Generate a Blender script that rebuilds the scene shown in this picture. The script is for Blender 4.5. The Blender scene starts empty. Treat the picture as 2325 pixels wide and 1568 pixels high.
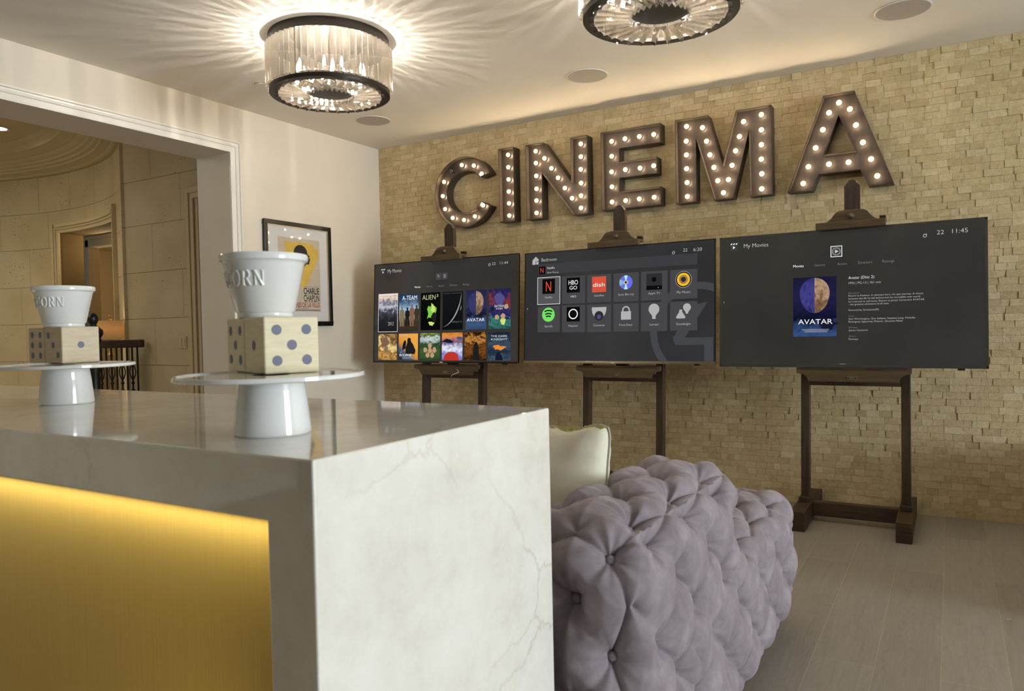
import bpy, bmesh, math, random
from math import sin, cos, pi, radians, sqrt, atan2, exp
from mathutils import Vector, Matrix, Euler
from mathutils.geometry import tessellate_polygon
import numpy as np
random.seed(7)
S = bpy.context.scene
COL = S.collection
# ---------------------------------------------------------------- camera
def Rm(yaw, pitch, roll):
    f = Vector((sin(yaw)*cos(pitch), cos(yaw)*cos(pitch), sin(pitch)))
    r = Vector((cos(yaw), -sin(yaw), 0)); u = r.cross(f)
    r2 = r*cos(roll) + u*sin(roll); u2 = u*cos(roll) - r*sin(roll)
    return r2, u2, f
_r, _u, _f = Rm(radians(-30.62665), radians(-1.35739), radians(-1.21371))
cam_d = bpy.data.cameras.new('camera'); cam = bpy.data.objects.new('camera', cam_d); COL.objects.link(cam)
cam.matrix_world = Matrix(((_r.x, _u.x, -_f.x, 4.478), (_r.y, _u.y, -_f.y, -5.25), (_r.z, _u.z, -_f.z, 1.218), (0, 0, 0, 1)))
cam_d.sensor_width = 36; cam_d.sensor_fit = 'HORIZONTAL'; cam_d.lens = 36*1681.08/2325
cam_d.clip_start = 0.05
cam_d.dof.use_dof = True; cam_d.dof.focus_distance = 4.6; cam_d.dof.aperture_fstop = 8.0
S.camera = cam
# ---------------------------------------------------------------- world, light, exposure
H = 2.868
S.view_settings.view_transform = 'Standard'; S.view_settings.look = 'None'
S.view_settings.gamma = 1.0; S.view_settings.exposure = 0.97; S.view_settings.use_curve_mapping = False
W = bpy.data.worlds.new('world'); S.world = W; W.use_nodes = True
W.node_tree.nodes['Background'].inputs[0].default_value = (0.62, 0.78, 1.0, 1)
W.node_tree.nodes['Background'].inputs[1].default_value = 1.0
def light(name, kind, loc, power, color, size=None, rot=(0, 0, 0), size_y=None, **kw):
    d = bpy.data.lights.new(name, kind); d.energy = power; d.color = color
    if kind == 'AREA':
        d.size = size
        if size_y: d.shape = 'RECTANGLE'; d.size_y = size_y
    elif size is not None: d.shadow_soft_size = size
    for k, v in kw.items(): setattr(d, k, v)
    o = bpy.data.objects.new(name, d); o.location = loc; o.rotation_euler = rot; COL.objects.link(o); return o
WARM = (1.0, 0.72, 0.42); DAY = (0.82, 0.92, 1.0)
# daylight entering through the windows of the right wall (x = 6.5) and the smaller one behind the camera
light('window_daylight', 'AREA', (12.94, -3.45, 1.42), 308, DAY, 2.2, (0, radians(90), 0), 2.5)
# added spots behind the camera and recessed downlights of the rotunda
light('counter_led_strip_top', 'AREA', (2.2, -4.536, 0.952), 2.6, (1.0, 0.86, 0.55), 2.9, (radians(-12), 0, 0), 0.008)
light('counter_led_strip_side', 'AREA', (3.660, -4.536, 0.5), 1.0, (1.0, 0.86, 0.55), 0.008, (radians(0), radians(78), 0), 0.9)
for i, (x, y) in enumerate([(1.0, -6.6), (2.8, -6.6)]):  # invented spots, lighting the floor that the brass panel reflects
    light('brass_fill_spot', 'SPOT', (x, y, H-0.03), 8, (1, 0.8, 0.58), 0.05, (0, 0, 0), spot_size=radians(110), spot_blend=0.8)
light('rotunda_downlight', 'AREA', (-3.73, -3.9, 3.235), 30, (1.0, 0.90, 0.72), 2.2, (0, 0, 0), 2.2)
light('rotunda_recessed_light', 'SPOT', (-3.40, -1.70, 3.22), 14, (1, 0.8, 0.5), 0.05, (0, 0, 0), spot_size=radians(120), spot_blend=0.9)
light('hall_back_light', 'POINT', (-4.9, 0.7, 1.9), 6, (1, 0.80, 0.52), 0.15)
light('vestibule_light', 'POINT', (-3.6, -0.35, 2.25), 3, (1, 0.76, 0.45), 0.1)
light('shaded_lamp_bulb', 'POINT', (-2.175, -1.262, 1.28), 1.0, (1, 0.80, 0.50), 0.02)
# ---------------------------------------------------------------- materials
def srgb(r, g, b):
    f = lambda c: (c/255/12.92) if c/255 <= 0.04045 else ((c/255+0.055)/1.055)**2.4
    return (f(r), f(g), f(b), 1)
class NT:
    def __init__(s, name):
        s.m = bpy.data.materials.new(name); s.m.use_nodes = True; s.t = s.m.node_tree; s.n = s.t.nodes; s.b = s.n['Principled BSDF']
        s.out = s.n['Material Output']
    def new(s, t, **kw):
        o = s.n.new(t)
        for k, v in kw.items():
            if k[0] == '_': setattr(o, k[1:], v)
            else: s.set(o, k.replace('__', ' '), v)
        return o
    def set(s, o, k, v):
        i = o.inputs[int(k[1:])] if (k[0] == 'i' and k[1:].isdigit()) else o.inputs[k]
        if isinstance(v, tuple) and len(v) == 2 and hasattr(v[0], 'outputs'): s.t.links.new(v[0].outputs[v[1]], i)
        elif hasattr(v, 'outputs'): s.t.links.new(v.outputs[0], i)
        else: i.default_value = v
    def ramp(s, fac, stops, interp='LINEAR'):
        r = s.n.new('ShaderNodeValToRGB'); r.color_ramp.interpolation = interp
        e = r.color_ramp.elements
        while len(e) > 1: e.remove(e[-1])
        e[0].position = stops[0][0]; e[0].color = stops[0][1]
        for p, c in stops[1:]:
            q = e.new(p); q.color = c
        s.set(r, 'Fac', fac); return r
    def mix(s, fac, a, b, mode='MIX'):
        x = s.n.new('ShaderNodeMix'); x.data_type = 'RGBA'; x.blend_type = mode
        for i, v in ((0, fac), (6, a), (7, b)):
            if hasattr(v, 'outputs'): s.t.links.new(v.outputs[0], x.inputs[i])
            elif isinstance(v, tuple) and len(v) == 2: s.t.links.new(v[0].outputs[v[1]], x.inputs[i])
            else: x.inputs[i].default_value = v
        class P: pass
        p = (x, 2); return p
    def coord(s, kind='Object', scale=(1, 1, 1), rot=(0, 0, 0), loc=(0, 0, 0)):
        c = s.n.new('ShaderNodeTexCoord'); m = s.n.new('ShaderNodeMapping')
        s.t.links.new(c.outputs[kind], m.inputs[0]); m.inputs['Scale'].default_value = scale
        m.inputs['Rotation'].default_value = rot; m.inputs['Location'].default_value = loc; return m
    def bump(s, h, strength=0.3, dist=0.01, normal=None):
        b = s.new('ShaderNodeBump', Strength=strength, Distance=dist, Height=h)
        if normal: s.set(b, 'Normal', normal)
        s.set(s.b, 'Normal', b); return b
def plain(name, col, rough=0.5, metal=0.0, noise=0.0, nscale=8.0, bump=0.0, spec=0.5, coat=0.0, **kw):
    t = NT(name); t.b.inputs['Roughness'].default_value = rough; t.b.inputs['Metallic'].default_value = metal
    t.b.inputs['Specular IOR Level'].default_value = spec; t.b.inputs['Coat Weight'].default_value = coat
    t.b.inputs['Coat Roughness'].default_value = 0.03
    nz = t.new('ShaderNodeTexNoise', Scale=nscale, Detail=4.0, Vector=t.coord(scale=kw.get('stretch', (1, 1, 1))))
    dark = tuple(c*(1-noise) for c in col[:3])+(1,); lite = tuple(min(1, c*(1+noise)) for c in col[:3])+(1,)
    t.set(t.b, 'Base Color', t.ramp(nz, [(0.3, dark), (0.7, lite)]))
    if bump: t.bump(nz, bump, 0.004)
    return t.m
def emis(name, col, strength=1.0):
    t = NT(name); e = t.new('ShaderNodeEmission', Color=col, Strength=strength); t.set(t.out, 'Surface', e); return t.m
# ---------------------------------------------------------------- mesh helpers
class MB:
    def __init__(s): s.v = []; s.f = []
    def add(s, v, f):
        n = len(s.v); s.v += [tuple(p) for p in v]; s.f += [tuple(i+n for i in q) for q in f]; return s
    def box(s, x0, y0, z0, x1, y1, z1):
        return s.add([(x0,y0,z0),(x1,y0,z0),(x1,y1,z0),(x0,y1,z0),(x0,y0,z1),(x1,y0,z1),(x1,y1,z1),(x0,y1,z1)],
                     [(0,3,2,1),(4,5,6,7),(0,1,5,4),(1,2,6,5),(2,3,7,6),(3,0,4,7)])
    def lathe(s, prof, n=48, c=(0, 0, 0), a0=0.0, a1=2*pi):
        full = abs(a1-a0-2*pi) < 1e-6; k = n if full else n+1
        v = [(c[0]+r*cos(a0+(a1-a0)*i/n), c[1]+r*sin(a0+(a1-a0)*i/n), c[2]+z) for i in range(k) for r, z in prof]
        m = len(prof); f = []
        for i in range(n):
            j = (i+1) % k
            for q in range(m-1): f.append((i*m+q, j*m+q, j*m+q+1, i*m+q+1))
        return s.add(v, f)
    def prism(s, poly, y0, y1, axis='y'):   # poly in (x,z) extruded along y
        n = len(poly)
        if axis == 'y': P = lambda p, t: (p[0], t, p[1])
        elif axis == 'z': P = lambda p, t: (p[0], p[1], t)
        else: P = lambda p, t: (t, p[0], p[1])
        v = [P(p, y0) for p in poly] + [P(p, y1) for p in poly]
        tri = tessellate_polygon([[Vector((p[0], p[1], 0)) for p in poly]])
        f = [tuple(q) for q in tri] + [tuple(i+n for i in q[::-1]) for q in tri]
        f += [(i, (i+1) % n, (i+1) % n+n, i+n) for i in range(n)]
        return s.add(v, f)
    def tube(s, pts, r, n=8, closed=False, cap=True):
        pts = [Vector(p) for p in pts]; m = len(pts); rs = r if isinstance(r, (list, tuple)) else [r]*m
        v = []; prev = None
        for i, p in enumerate(pts):
            a = pts[(i-1) % m] if (i or closed) else p; b = pts[(i+1) % m] if (i < m-1 or closed) else p
            d = (b-a).normalized()
            if prev is None:
                x = d.orthogonal().normalized()
            else:
                x = (prev - d*prev.dot(d)).normalized()
            prev = x; y = d.cross(x)
            v += [p + (x*cos(2*pi*k/n) + y*sin(2*pi*k/n))*rs[i] for k in range(n)]
        f = []
        for i in range(m if closed else m-1):
            j = (i+1) % m
            for k in range(n): f.append((i*n+k, i*n+(k+1) % n, j*n+(k+1) % n, j*n+k))
        if cap and not closed: f += [tuple(range(n))[::-1], tuple((m-1)*n+k for k in range(n))]
        return s.add(v, f)
    def sphere(s, c, r, n=16, sz=1.0):
        prof = [(max(1e-5, r*sin(pi*i/(n//2))), -r*sz*cos(pi*i/(n//2))) for i in range(n//2+1)]
        return s.lathe(prof, n, c)
    def build(s, name, mat, parent=None, smooth=False, bevel=0.0, seg=2, solid=0.0, loc=None, auto=True):
        me = bpy.data.meshes.new(name); me.from_pydata(s.v, [], s.f); me.update()
        bm = bmesh.new(); bm.from_mesh(me)
        bmesh.ops.remove_doubles(bm, verts=bm.verts, dist=1e-6)
        bmesh.ops.recalc_face_normals(bm, faces=bm.faces); bm.to_mesh(me); bm.free()
        if mat: me.materials.append(mat)
        o = bpy.data.objects.new(name, me); COL.objects.link(o)
        if parent: o.parent = parent
        if loc: o.location = loc
        if smooth:
            me.polygons.foreach_set('use_smooth', [True]*len(me.polygons))
            if auto:
                try: me.set_sharp_from_angle(angle=radians(38))
                except Exception: pass
        if solid:
            q = o.modifiers.new('solid', 'SOLIDIFY'); q.thickness = solid; q.offset = 0
        if bevel:
            b = o.modifiers.new('bevel', 'BEVEL'); b.width = bevel; b.segments = seg; b.limit_method = 'ANGLE'; b.angle_limit = radians(35)
        return o
def thing(name, label, cat, loc=(0, 0, 0), rot=(0, 0, 0), group=None):
    o = bpy.data.objects.new(name, None); COL.objects.link(o); o.location = loc; o.rotation_euler = rot
    o.empty_display_size = 0.1
    o['label'] = label; o['category'] = cat
    if group: o['group'] = group
    return o
def tag(o, label, cat, group=None, kind=None):
    o['label'] = label; o['category'] = cat
    if group: o['group'] = group
    if kind: o['kind'] = kind
    return o
def struct(o): o['kind'] = 'structure'; return o
def copy_tree(o, parent=None, kids=None):
    c = o.copy(); COL.objects.link(c)
    if parent: c.parent = parent
    for ch in [x for x in bpy.data.objects if x.parent == o]: copy_tree(ch, c)
    return c
# ---------------------------------------------------------------- surface materials
def m_stone():
    t = NT('split_face_travertine')
    g = t.new('ShaderNodeNewGeometry')
    rp = t.ramp((g, 'Random Per Island'), [(0.0, srgb(180,157,113)), (0.14, srgb(194,172,127)), (0.45, srgb(203,182,137)), (0.72, srgb(209,189,145)), (0.9, srgb(224,206,166)), (1, srgb(188,165,120))])
    n1 = t.new('ShaderNodeTexNoise', Scale=38.0, Detail=6.0, Roughness=0.65, Vector=t.coord())
    n2 = t.new('ShaderNodeTexNoise', Scale=140.0, Detail=3.0, Vector=t.coord(scale=(1, 1, 1.6)))
    c = t.mix(0.35, rp, t.ramp(n1, [(0.3, srgb(182,161,120)), (0.65, srgb(230,213,174))]))
    pit = t.ramp(n2, [(0.26, (0, 0, 0, 1)), (0.33, (1, 1, 1, 1))])
    c2 = t.mix(pit, srgb(128,106,74), c); t.set(t.b, 'Base Color', c2)
    t.b.inputs['Roughness'].default_value = 0.85; t.b.inputs['Specular IOR Level'].default_value = 0.2
    ad = t.new('ShaderNodeMath', _operation='ADD', i0=n1, i1=n2); t.bump(ad, 0.5, 0.005); return t.m
def m_marble(name='crema_marble', rough=0.05):
    t = NT(name); co = t.coord()
    nz = t.new('ShaderNodeTexNoise', Scale=3.2, Detail=8.0, Roughness=0.62, Vector=co)
    ds = t.mix(0.16, (co, 0), (nz, 1))
    v = t.new('ShaderNodeTexVoronoi', _feature='DISTANCE_TO_EDGE', Scale=4.2, Vector=ds)
    vein = t.ramp(v, [(0.0, (1, 1, 1, 1)), (0.010, (0.25, 0.25, 0.25, 1)), (0.022, (0, 0, 0, 1))])
    n2 = t.new('ShaderNodeTexNoise', Scale=2.6, Detail=3.0, Vector=t.coord(loc=(3, 1, 2)))
    msk = t.ramp(n2, [(0.48, (0, 0, 0, 1)), (0.66, (1, 1, 1, 1))])
    vm = t.mix(1.0, vein, msk, 'MULTIPLY')
    n3 = t.new('ShaderNodeTexNoise', Scale=7.0, Detail=9.0, Roughness=0.7, Vector=t.coord(loc=(9, 4, 1)))
    base = t.ramp(n3, [(0.3, srgb(220,214,202)), (0.5, srgb(232,228,218)), (0.72, srgb(240,237,229))])
    vw = t.new('ShaderNodeMath', _operation='MULTIPLY', i0=vm, i1=0.32)
    t.set(t.b, 'Base Color', t.mix(vw, base, srgb(170,142,104)))
    t.b.inputs['Roughness'].default_value = rough; t.b.inputs['IOR'].default_value = 1.8
    return t.m
def m_floor():
    t = NT('oak_planks'); co = t.coord(rot=(0, 0, radians(90)), loc=(0, 0, 0))
    # planks run along world y; a row is one plank wide (0.203 m)
    cc = t.n.new('ShaderNodeTexCoord'); sp = t.new('ShaderNodeSeparateXYZ', Vector=(cc, 'Object'))
    ax = t.new('ShaderNodeMath', _operation='ADD', i0=(sp, 0), i1=-3.835+0.203*40)
    ay = t.new('ShaderNodeMath', _operation='ADD', i0=(sp, 1), i1=23.3)
    cb = t.new('ShaderNodeCombineXYZ', X=ay, Y=ax, Z=0.0)
    br = t.new('ShaderNodeTexBrick', Vector=cb, Scale=1.0)
    br.inputs['Mortar Size'].default_value = 0.0011; br.inputs['Mortar Smooth'].default_value = 0.3
    br.inputs['Brick Width'].default_value = 1.9; br.inputs['Row Height'].default_value = 0.203
    br.offset = 0.37; br.inputs['Bias'].default_value = 0.0
    br.inputs['Color1'].default_value = srgb(162,150,136); br.inputs['Color2'].default_value = srgb(198,188,174)
    br.inputs['Mortar'].default_value = srgb(250,232,190)
    g1 = t.new('ShaderNodeTexNoise', Scale=9.0, Detail=8.0, Roughness=0.6, Distortion=1.2, Vector=t.coord(scale=(6, 0.5, 1)))
    # cathedral grain: contour lines of a stretched noise that jumps from plank to plank
    jump = t.mix(0.5, (br, 0), (br, 0)); pv = t.new('ShaderNodeVectorMath', _operation='ADD', i0=t.coord(scale=(3.2, 0.42, 1)), i1=t.n.new('ShaderNodeCombineXYZ'))
    n2 = t.new('ShaderNodeTexNoise', Scale=1.3, Detail=2.0, Vector=pv); mu = t.new('ShaderNodeMath', _operation='MULTIPLY', i0=n2, i1=46.0); fr = t.new('ShaderNodeMath', _operation='FRACT', i0=mu)
    lines = t.ramp(fr, [(0.0, srgb(180,168,150)), (0.15, srgb(206,195,180)), (0.8, srgb(200,189,174)), (1.0, srgb(180,168,150))])
    g0 = t.new('ShaderNodeTexNoise', Scale=6.0, Detail=7.0, Roughness=0.6, Distortion=0.6, Vector=t.coord(scale=(9, 0.6, 1)))
    gr = t.mix(0.42, t.ramp(g0, [(0.3, srgb(168,157,142)), (0.7, srgb(214,204,190))]), lines)
    c = t.mix(0.5, (br, 0), gr)
    kn = t.new('ShaderNodeTexVoronoi', Scale=1.5, Vector=t.coord(scale=(2.0, 1.2, 1)))
    k = t.ramp(kn, [(0.012, (1, 1, 1, 1)), (0.04, (0, 0, 0, 1))])
    c = t.mix(k, c, srgb(84,66,50)); c = t.mix(0.42, c, srgb(104,105,104), 'MULTIPLY')
    t.set(t.b, 'Base Color', c); t.b.inputs['Roughness'].default_value = 0.42; t.b.inputs['Specular IOR Level'].default_value = 0.35
    bb = t.mix(0.5, g1, (br, 1)); t.bump(bb, 0.12, 0.003); return t.m
def m_limestone(name, c0, c1):
    t = NT(name)
    n1 = t.new('ShaderNodeTexNoise', Scale=2.2, Detail=6.0, Vector=t.coord())
    v = t.new('ShaderNodeTexNoise', Scale=45.0, Detail=2.0, Vector=t.coord(scale=(1, 1, 1.5)))
    m = t.new('ShaderNodeTexNoise', Scale=4.0, Detail=2.0, Vector=t.coord(loc=(5, 2, 8)))
    pm = t.ramp(v, [(0.30, (1, 1, 1, 1)), (0.36, (0, 0, 0, 1))]); mm = t.ramp(m, [(0.5, (0, 0, 0, 1)), (0.62, (1, 1, 1, 1))])
    pit = t.mix(1.0, pm, mm, 'MULTIPLY')
    t.set(t.b, 'Base Color', t.mix(pit, t.ramp(n1, [(0.3, c0), (0.7, c1)]), srgb(120,100,70)))
    t.b.inputs['Roughness'].default_value = 0.8; t.bump(n1, 0.1, 0.005); return t.m
def m_wood(name, c0, c1, axis='z', rough=0.5):
    t = NT(name); sc = (14, 14, 1.2) if axis == 'z' else (1.2, 14, 14)
    n1 = t.new('ShaderNodeTexNoise', Scale=3.0, Detail=8.0, Roughness=0.65, Distortion=0.6, Vector=t.coord(scale=sc))
    t.set(t.b, 'Base Color', t.ramp(n1, [(0.28, c0), (0.72, c1)])); t.b.inputs['Roughness'].default_value = rough
    t.b.inputs['Specular IOR Level'].default_value = 0.35; t.bump(n1, 0.15, 0.002); return t.m
M = {}
M['stone'] = m_stone(); M['marble'] = m_marble(); M['floor'] = m_floor()
M['limestone'] = m_limestone('limestone_block', srgb(194,178,142), srgb(212,198,164))
M['wall'] = plain('cream_paint', srgb(226,216,198), 0.55, noise=0.01, nscale=3, bump=0.02, spec=0.3)
M['ceil'] = plain('ceiling_paint', srgb(240,234,222), 0.7, noise=0.01, nscale=2, spec=0.2)
M['trim'] = plain('white_gloss_trim', srgb(236,230,218), 0.28, noise=0.006)
M['plaster'] = plain('rotunda_plaster', srgb(205,190,155), 0.6, noise=0.02)
M['groove'] = plain('joint_grout', srgb(112,94,62), 0.9, noise=0.05)
M['wood_v'] = m_wood('dark_walnut_upright', srgb(44,32,24), srgb(82,64,48), 'z')
M['wood_h'] = m_wood('dark_walnut_rail', srgb(44,32,24), srgb(88,68,50), 'x')
M['wood_clamp'] = m_wood('walnut_clamp', srgb(68,55,38), srgb(100,83,58), 'x')
M['black'] = plain('black_iron', srgb(22,19,17), 0.4, noise=0.15, nscale=30)
M['bronze'] = plain('dark_bronze', srgb(44,38,33), 0.42, 0.6, noise=0.1, nscale=20)
M['white'] = plain('white_plastic', srgb(225,222,215), 0.35)
# ---------------------------------------------------------------- floor, walls, ceiling
struct(MB().box(-8.2, -8.0, -0.12, 13.1, 2.6, 0.0).build('floor', M['floor']))
struct(MB().box(-0.36, -8.0, H, 13.1, 0.1, H+0.12).build('ceiling', M['ceil']))
# wall_back: split-face stone strips laid as individual small blocks, the depth of each its own
def stone_wall():
    rnd = random.Random(3); v = []; f = []
    h = 0.0428; z = 0.0; row = 0
    while z < H-1e-4:
        x = -0.02*rnd.random(); z1 = min(z+h, H)
        while x < 5.3:
            w = rnd.choice((0.045, 0.06, 0.073, 0.073, 0.09, 0.1)); x1 = min(x+w, 5.3); xx = max(x, 0.0)
            d = -0.004-0.0042*rnd.random()**1.3; t = [rnd.uniform(-0.0018, 0.0018) for _ in range(4)]
            n = len(v); g = 0.0005
            v += [(xx+g, 0.02, z+g), (x1-g, 0.02, z+g), (x1-g, 0.02, z1-g), (xx+g, 0.02, z1-g),
                  (xx+g, d+t[0], z+g), (x1-g, d+t[1], z+g), (x1-g, d+t[2], z1-g), (xx+g, d+t[3], z1-g)]
            f += [(n+4, n+5, n+6, n+7), (n, n+4, n+7, n+3), (n+1, n+2, n+6, n+5), (n+3, n+7, n+6, n+2), (n, n+1, n+5, n+4)]
            x += w
        z += h; row += 1
    me = bpy.data.meshes.new('wall_back'); me.from_pydata(v, [], f); me.update(); me.materials.append(M['stone'])
    o = bpy.data.objects.new('wall_back', me); COL.objects.link(o); struct(o)
    b = MB().box(-0.36, 0.0, 0, 5.3, 0.14, H).build('backing_wall', M['groove'], o)
    struct(MB().box(5.3, -0.02, 0, 13.1, 0.14, H).build('wall_back_painted', M['wall']))
stone_wall()
OY0, OY1, OZ = -4.9, -1.645, 2.53
w = MB().box(-0.36, OY1, 0, 0, 0.0, H+0.6).box(-0.36, OY0, OZ, 0, OY1, H+0.6).box(-0.36, -8.0, 0, 0, OY0, H+0.6)
struct(w.build('wall_left', M['wall']))
# right wall with its window openings, wall behind the camera with a wide window
w = MB().box(13.0, -8.0, 0, 13.1, -4.75, H).box(13.0, -2.15, 0, 13.1, 0.1, H).box(13.0, -4.75, 0, 13.1, -2.15, 0.3).box(13.0, -4.75, 2.55, 13.1, -2.15, H)
struct(w.build('wall_right', M['wall']))
w = MB().box(-0.36, -8.1, 0, 13.1, -8.0, H)
struct(w.build('wall_front', plain('olive_brown_paint', srgb(58,52,38), 0.6, noise=0.02)))
w = MB()
for y in (-4.72, -3.45, -2.18): w.box(12.82, y-0.03, 0.3, 12.88, y+0.03, 2.55)
for z in (0.33, 2.52): w.box(12.82, -4.75, z-0.03, 12.88, -2.15, z+0.03)
struct(w.build('window_1', M['trim']))
# unseen low block added past the frame to cast the floor shadow at right
struct(MB().box(5.12, -1.73, 0, 5.30, -0.02, 0.50).build('floor_shadow_blocker', M['wall']))
# stepped casing round the wide opening in the left wall
def casing():
    prof = [(0.0, 0.0), (0.0, 0.016), (0.010, 0.019), (0.014, 0.012), (0.046, 0.014), (0.050, 0.022), (0.060, 0.026), (0.066, 0.019), (0.078, 0.021), (0.082, 0.031), (0.094, 0.033), (0.098, 0.0)]
    m = MB(); path = []
    for (y, z, oy, oz) in [(OY1, 0.0, 1, 0), (OY1, OZ, 1, 1), (OY0, OZ, -1, 1), (OY0, 0.0, -1, 0)]:
        path.append([(d, y+oy*o*0.86, z+oz*o*0.86) for o, d in prof])
    n = len(prof); v = [p for ring in path for p in ring]; f = []
    for i in range(3):
        for k in range(n-1): f.append((i*n+k, i*n+k+1, (i+1)*n+k+1, (i+1)*n+k))
    m.add(v, f); return m.build('trim_1', M['trim'], smooth=True)
struct(casing())
struct(MB().box(0.0, OY1+0.09, 0, 0.014, 0.0, 0.13).box(0.0, -8, 0, 0.014, OY0-0.09, 0.13).build('baseboard_left', M['trim'], bevel=0.004))
# ---------------------------------------------------------------- rotunda beyond the opening
RC = (-3.703, -3.995); RR = 3.248
def rp(a, r=RR): return (RC[0]+r*cos(radians(a)), RC[1]+r*sin(radians(a)))
JZ = [0.13, 0.542, 0.954, 1.37, 1.785, 2.206, 2.605, 3.0]   # bed joints of the limestone courses
DA0, DA1, DZ = 69.4, 93.8, 2.36                              # the doorway cut in the curved wall
def curved():
    o = None; g = 0.0035; T = 0.27
    rnd = random.Random(5); v = MB()
    edges = [0.0]+JZ
    for ci in range(len(edges)-1):
        z0, z1 = edges[ci], edges[ci+1]
        a = 58.55 - (0 if ci % 2 else 4.0)
        while a < 320:
            a1 = a + rnd.choice((9.5, 11, 12.5)); lo = max(a, 58.55); hi = min(a1, 320)
            segs = [(lo, hi)]
            if z0 < DZ-0.01:
                segs = []
                if lo < DA0: segs.append((lo, min(hi, DA0)))
                if hi > DA1: segs.append((max(lo, DA1), hi))
            segs = [(p, q, z0) for p, q in segs]
            if z0 < DZ < z1 and max(lo, DA0) < min(hi, DA1): segs.append((max(lo, DA0), min(hi, DA1), DZ))
            for s0, s1, zz0 in segs:
                if s1-s0 < 0.15: continue
                ga = math.degrees(g/RR)/2
                s0b, s1b = s0+(ga if s0 == a else 0), s1-(ga if s1 == a1 else 0)
                n = max(1, int((s1b-s0b)/1.2)+1)
                for r0, r1 in ((RR, RR+0.03),):
                    P = []
                    for i in range(n+1):
                        an = s0b+(s1b-s0b)*i/n; x, y = rp(an); x2, y2 = rp(an, r1)
                        P += [(x, y, zz0+g/2), (x, y, z1-g/2), (x2, y2, z1-g/2), (x2, y2, zz0+g/2)]
                    F = []
                    for i in range(n):
                        q = i*4
                        for k in range(4): F.append((q+k, q+4+k, q+4+(k+1) % 4, q+(k+1) % 4))
                    F += [(0, 1, 2, 3), (n*4+3, n*4+2, n*4+1, n*4)]
                    v.add(P, F)
            a = a1
    o = v.build('wall_rotunda', M['limestone'], smooth=True, auto=True); struct(o)
    # grout backing cylinder, with the doorway left open
    b = MB()
    def shell(a0, a1, z0, z1):
        n = max(2, int((a1-a0)/2)); P = []; F = []
        for i in range(n+1):
            an = a0+(a1-a0)*i/n
            for r in (RR+0.006, RR+T):
                x, y = rp(an, r); P += [(x, y, z0), (x, y, z1)]
        for i in range(n):
            q = i*4
            F += [(q, q+1, q+5, q+4), (q+2, q+6, q+7, q+3), (q+1, q+3, q+7, q+5), (q, q+4, q+6, q+2)]
        F += [(0, 2, 3, 1), (n*4, n*4+1, n*4+3, n*4+2)]
        b.add(P, F)
    shell(58.7, DA0, 0, 3.45); shell(DA1, 320, 0, 3.45); shell(DA0, DA1, DZ, 3.45)
    b.build('grout_backing', M['groove'], o)
curved()
# stepped plaster rings of the rotunda ceiling
prof = [(RR+0.02, 3.0), (RR-0.03, 3.0), (3.20, 3.004), (3.185, 3.020), (3.165, 3.022), (3.14, 3.034), (3.11, 3.036), (3.10, 3.052), (3.066, 3.058), (3.055, 3.074), (3.02, 3.083), (3.01, 3.098),
        (2.96, 3.112), (2.945, 3.128), (2.90, 3.134), (2.87, 3.150), (2.82, 3.156), (2.812, 3.178), (2.80, 3.186), (2.785, 3.200), (2.772, 3.206), (2.745, 3.212), (2.72, 3.236), (2.70, 3.236), (2.685, 3.250), (0.001, 3.252)]
struct(MB().lathe(prof, 128, (RC[0], RC[1], 0)).build('ceiling_rotunda', M['plaster'], smooth=True))
struct(MB().box(-8.2, -8, 3.47, -0.36, 2.6, 3.52).build('ceiling_hall', M['plaster']))
# straight limestone wall of the hall, with a door casing at its right end
def hall_wall():
    v = MB(); g = 0.0035; edges = [0.0]+JZ[:-1]+[3.0, 3.45]
    joints = {0: (-1.60,), 1: (-1.19,)}
    for ci in range(len(edges)-1):
        z0, z1 = edges[ci], edges[ci+1]
        if ci % 2 == 0: xs = [-2.03, -1.19, -1.05] if z0 < 2.0 else [-2.03, -1.19, -0.36]
        else: xs = [-2.03, -1.60, -1.05] if z0 < 2.0 else [-2.03, -1.60, -0.80, -0.36]
        for a, b in zip(xs[:-1], xs[1:]): v.box(a+g/2, -1.2, z0+g/2, b-g/2, -1.17, z1-g/2)
    o = v.build('wall_hall', M['limestone']); struct(o)
    MB().box(-2.028, -1.194, 0, -1.05, -1.0, 3.45).box(-1.05, -1.194, 2.45, -0.36, -1.0, 3.45).build('grout_backing', M['groove'], o)
hall_wall()
struct(MB().box(-0.95, -1.12, 0, -0.36, -1.06, 2.38).build('door_1', plain('painted_door', srgb(150,136,108), 0.5)))
c = MB().box(-1.085, -1.235, 0, -1.045, -1.19, 2.46).box(-1.045, -1.225, 0, -1.0, -1.19, 2.41).box(-1.0, -1.21, 0, -0.955, -1.10, 2.37)
c.box(-1.045, -1.235, 2.41, -0.36, -1.19, 2.46).box(-1.0, -1.225, 2.365, -0.36, -1.19, 2.41)
struct(c.build('trim_2', M['plaster'], bevel=0.004))
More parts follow.
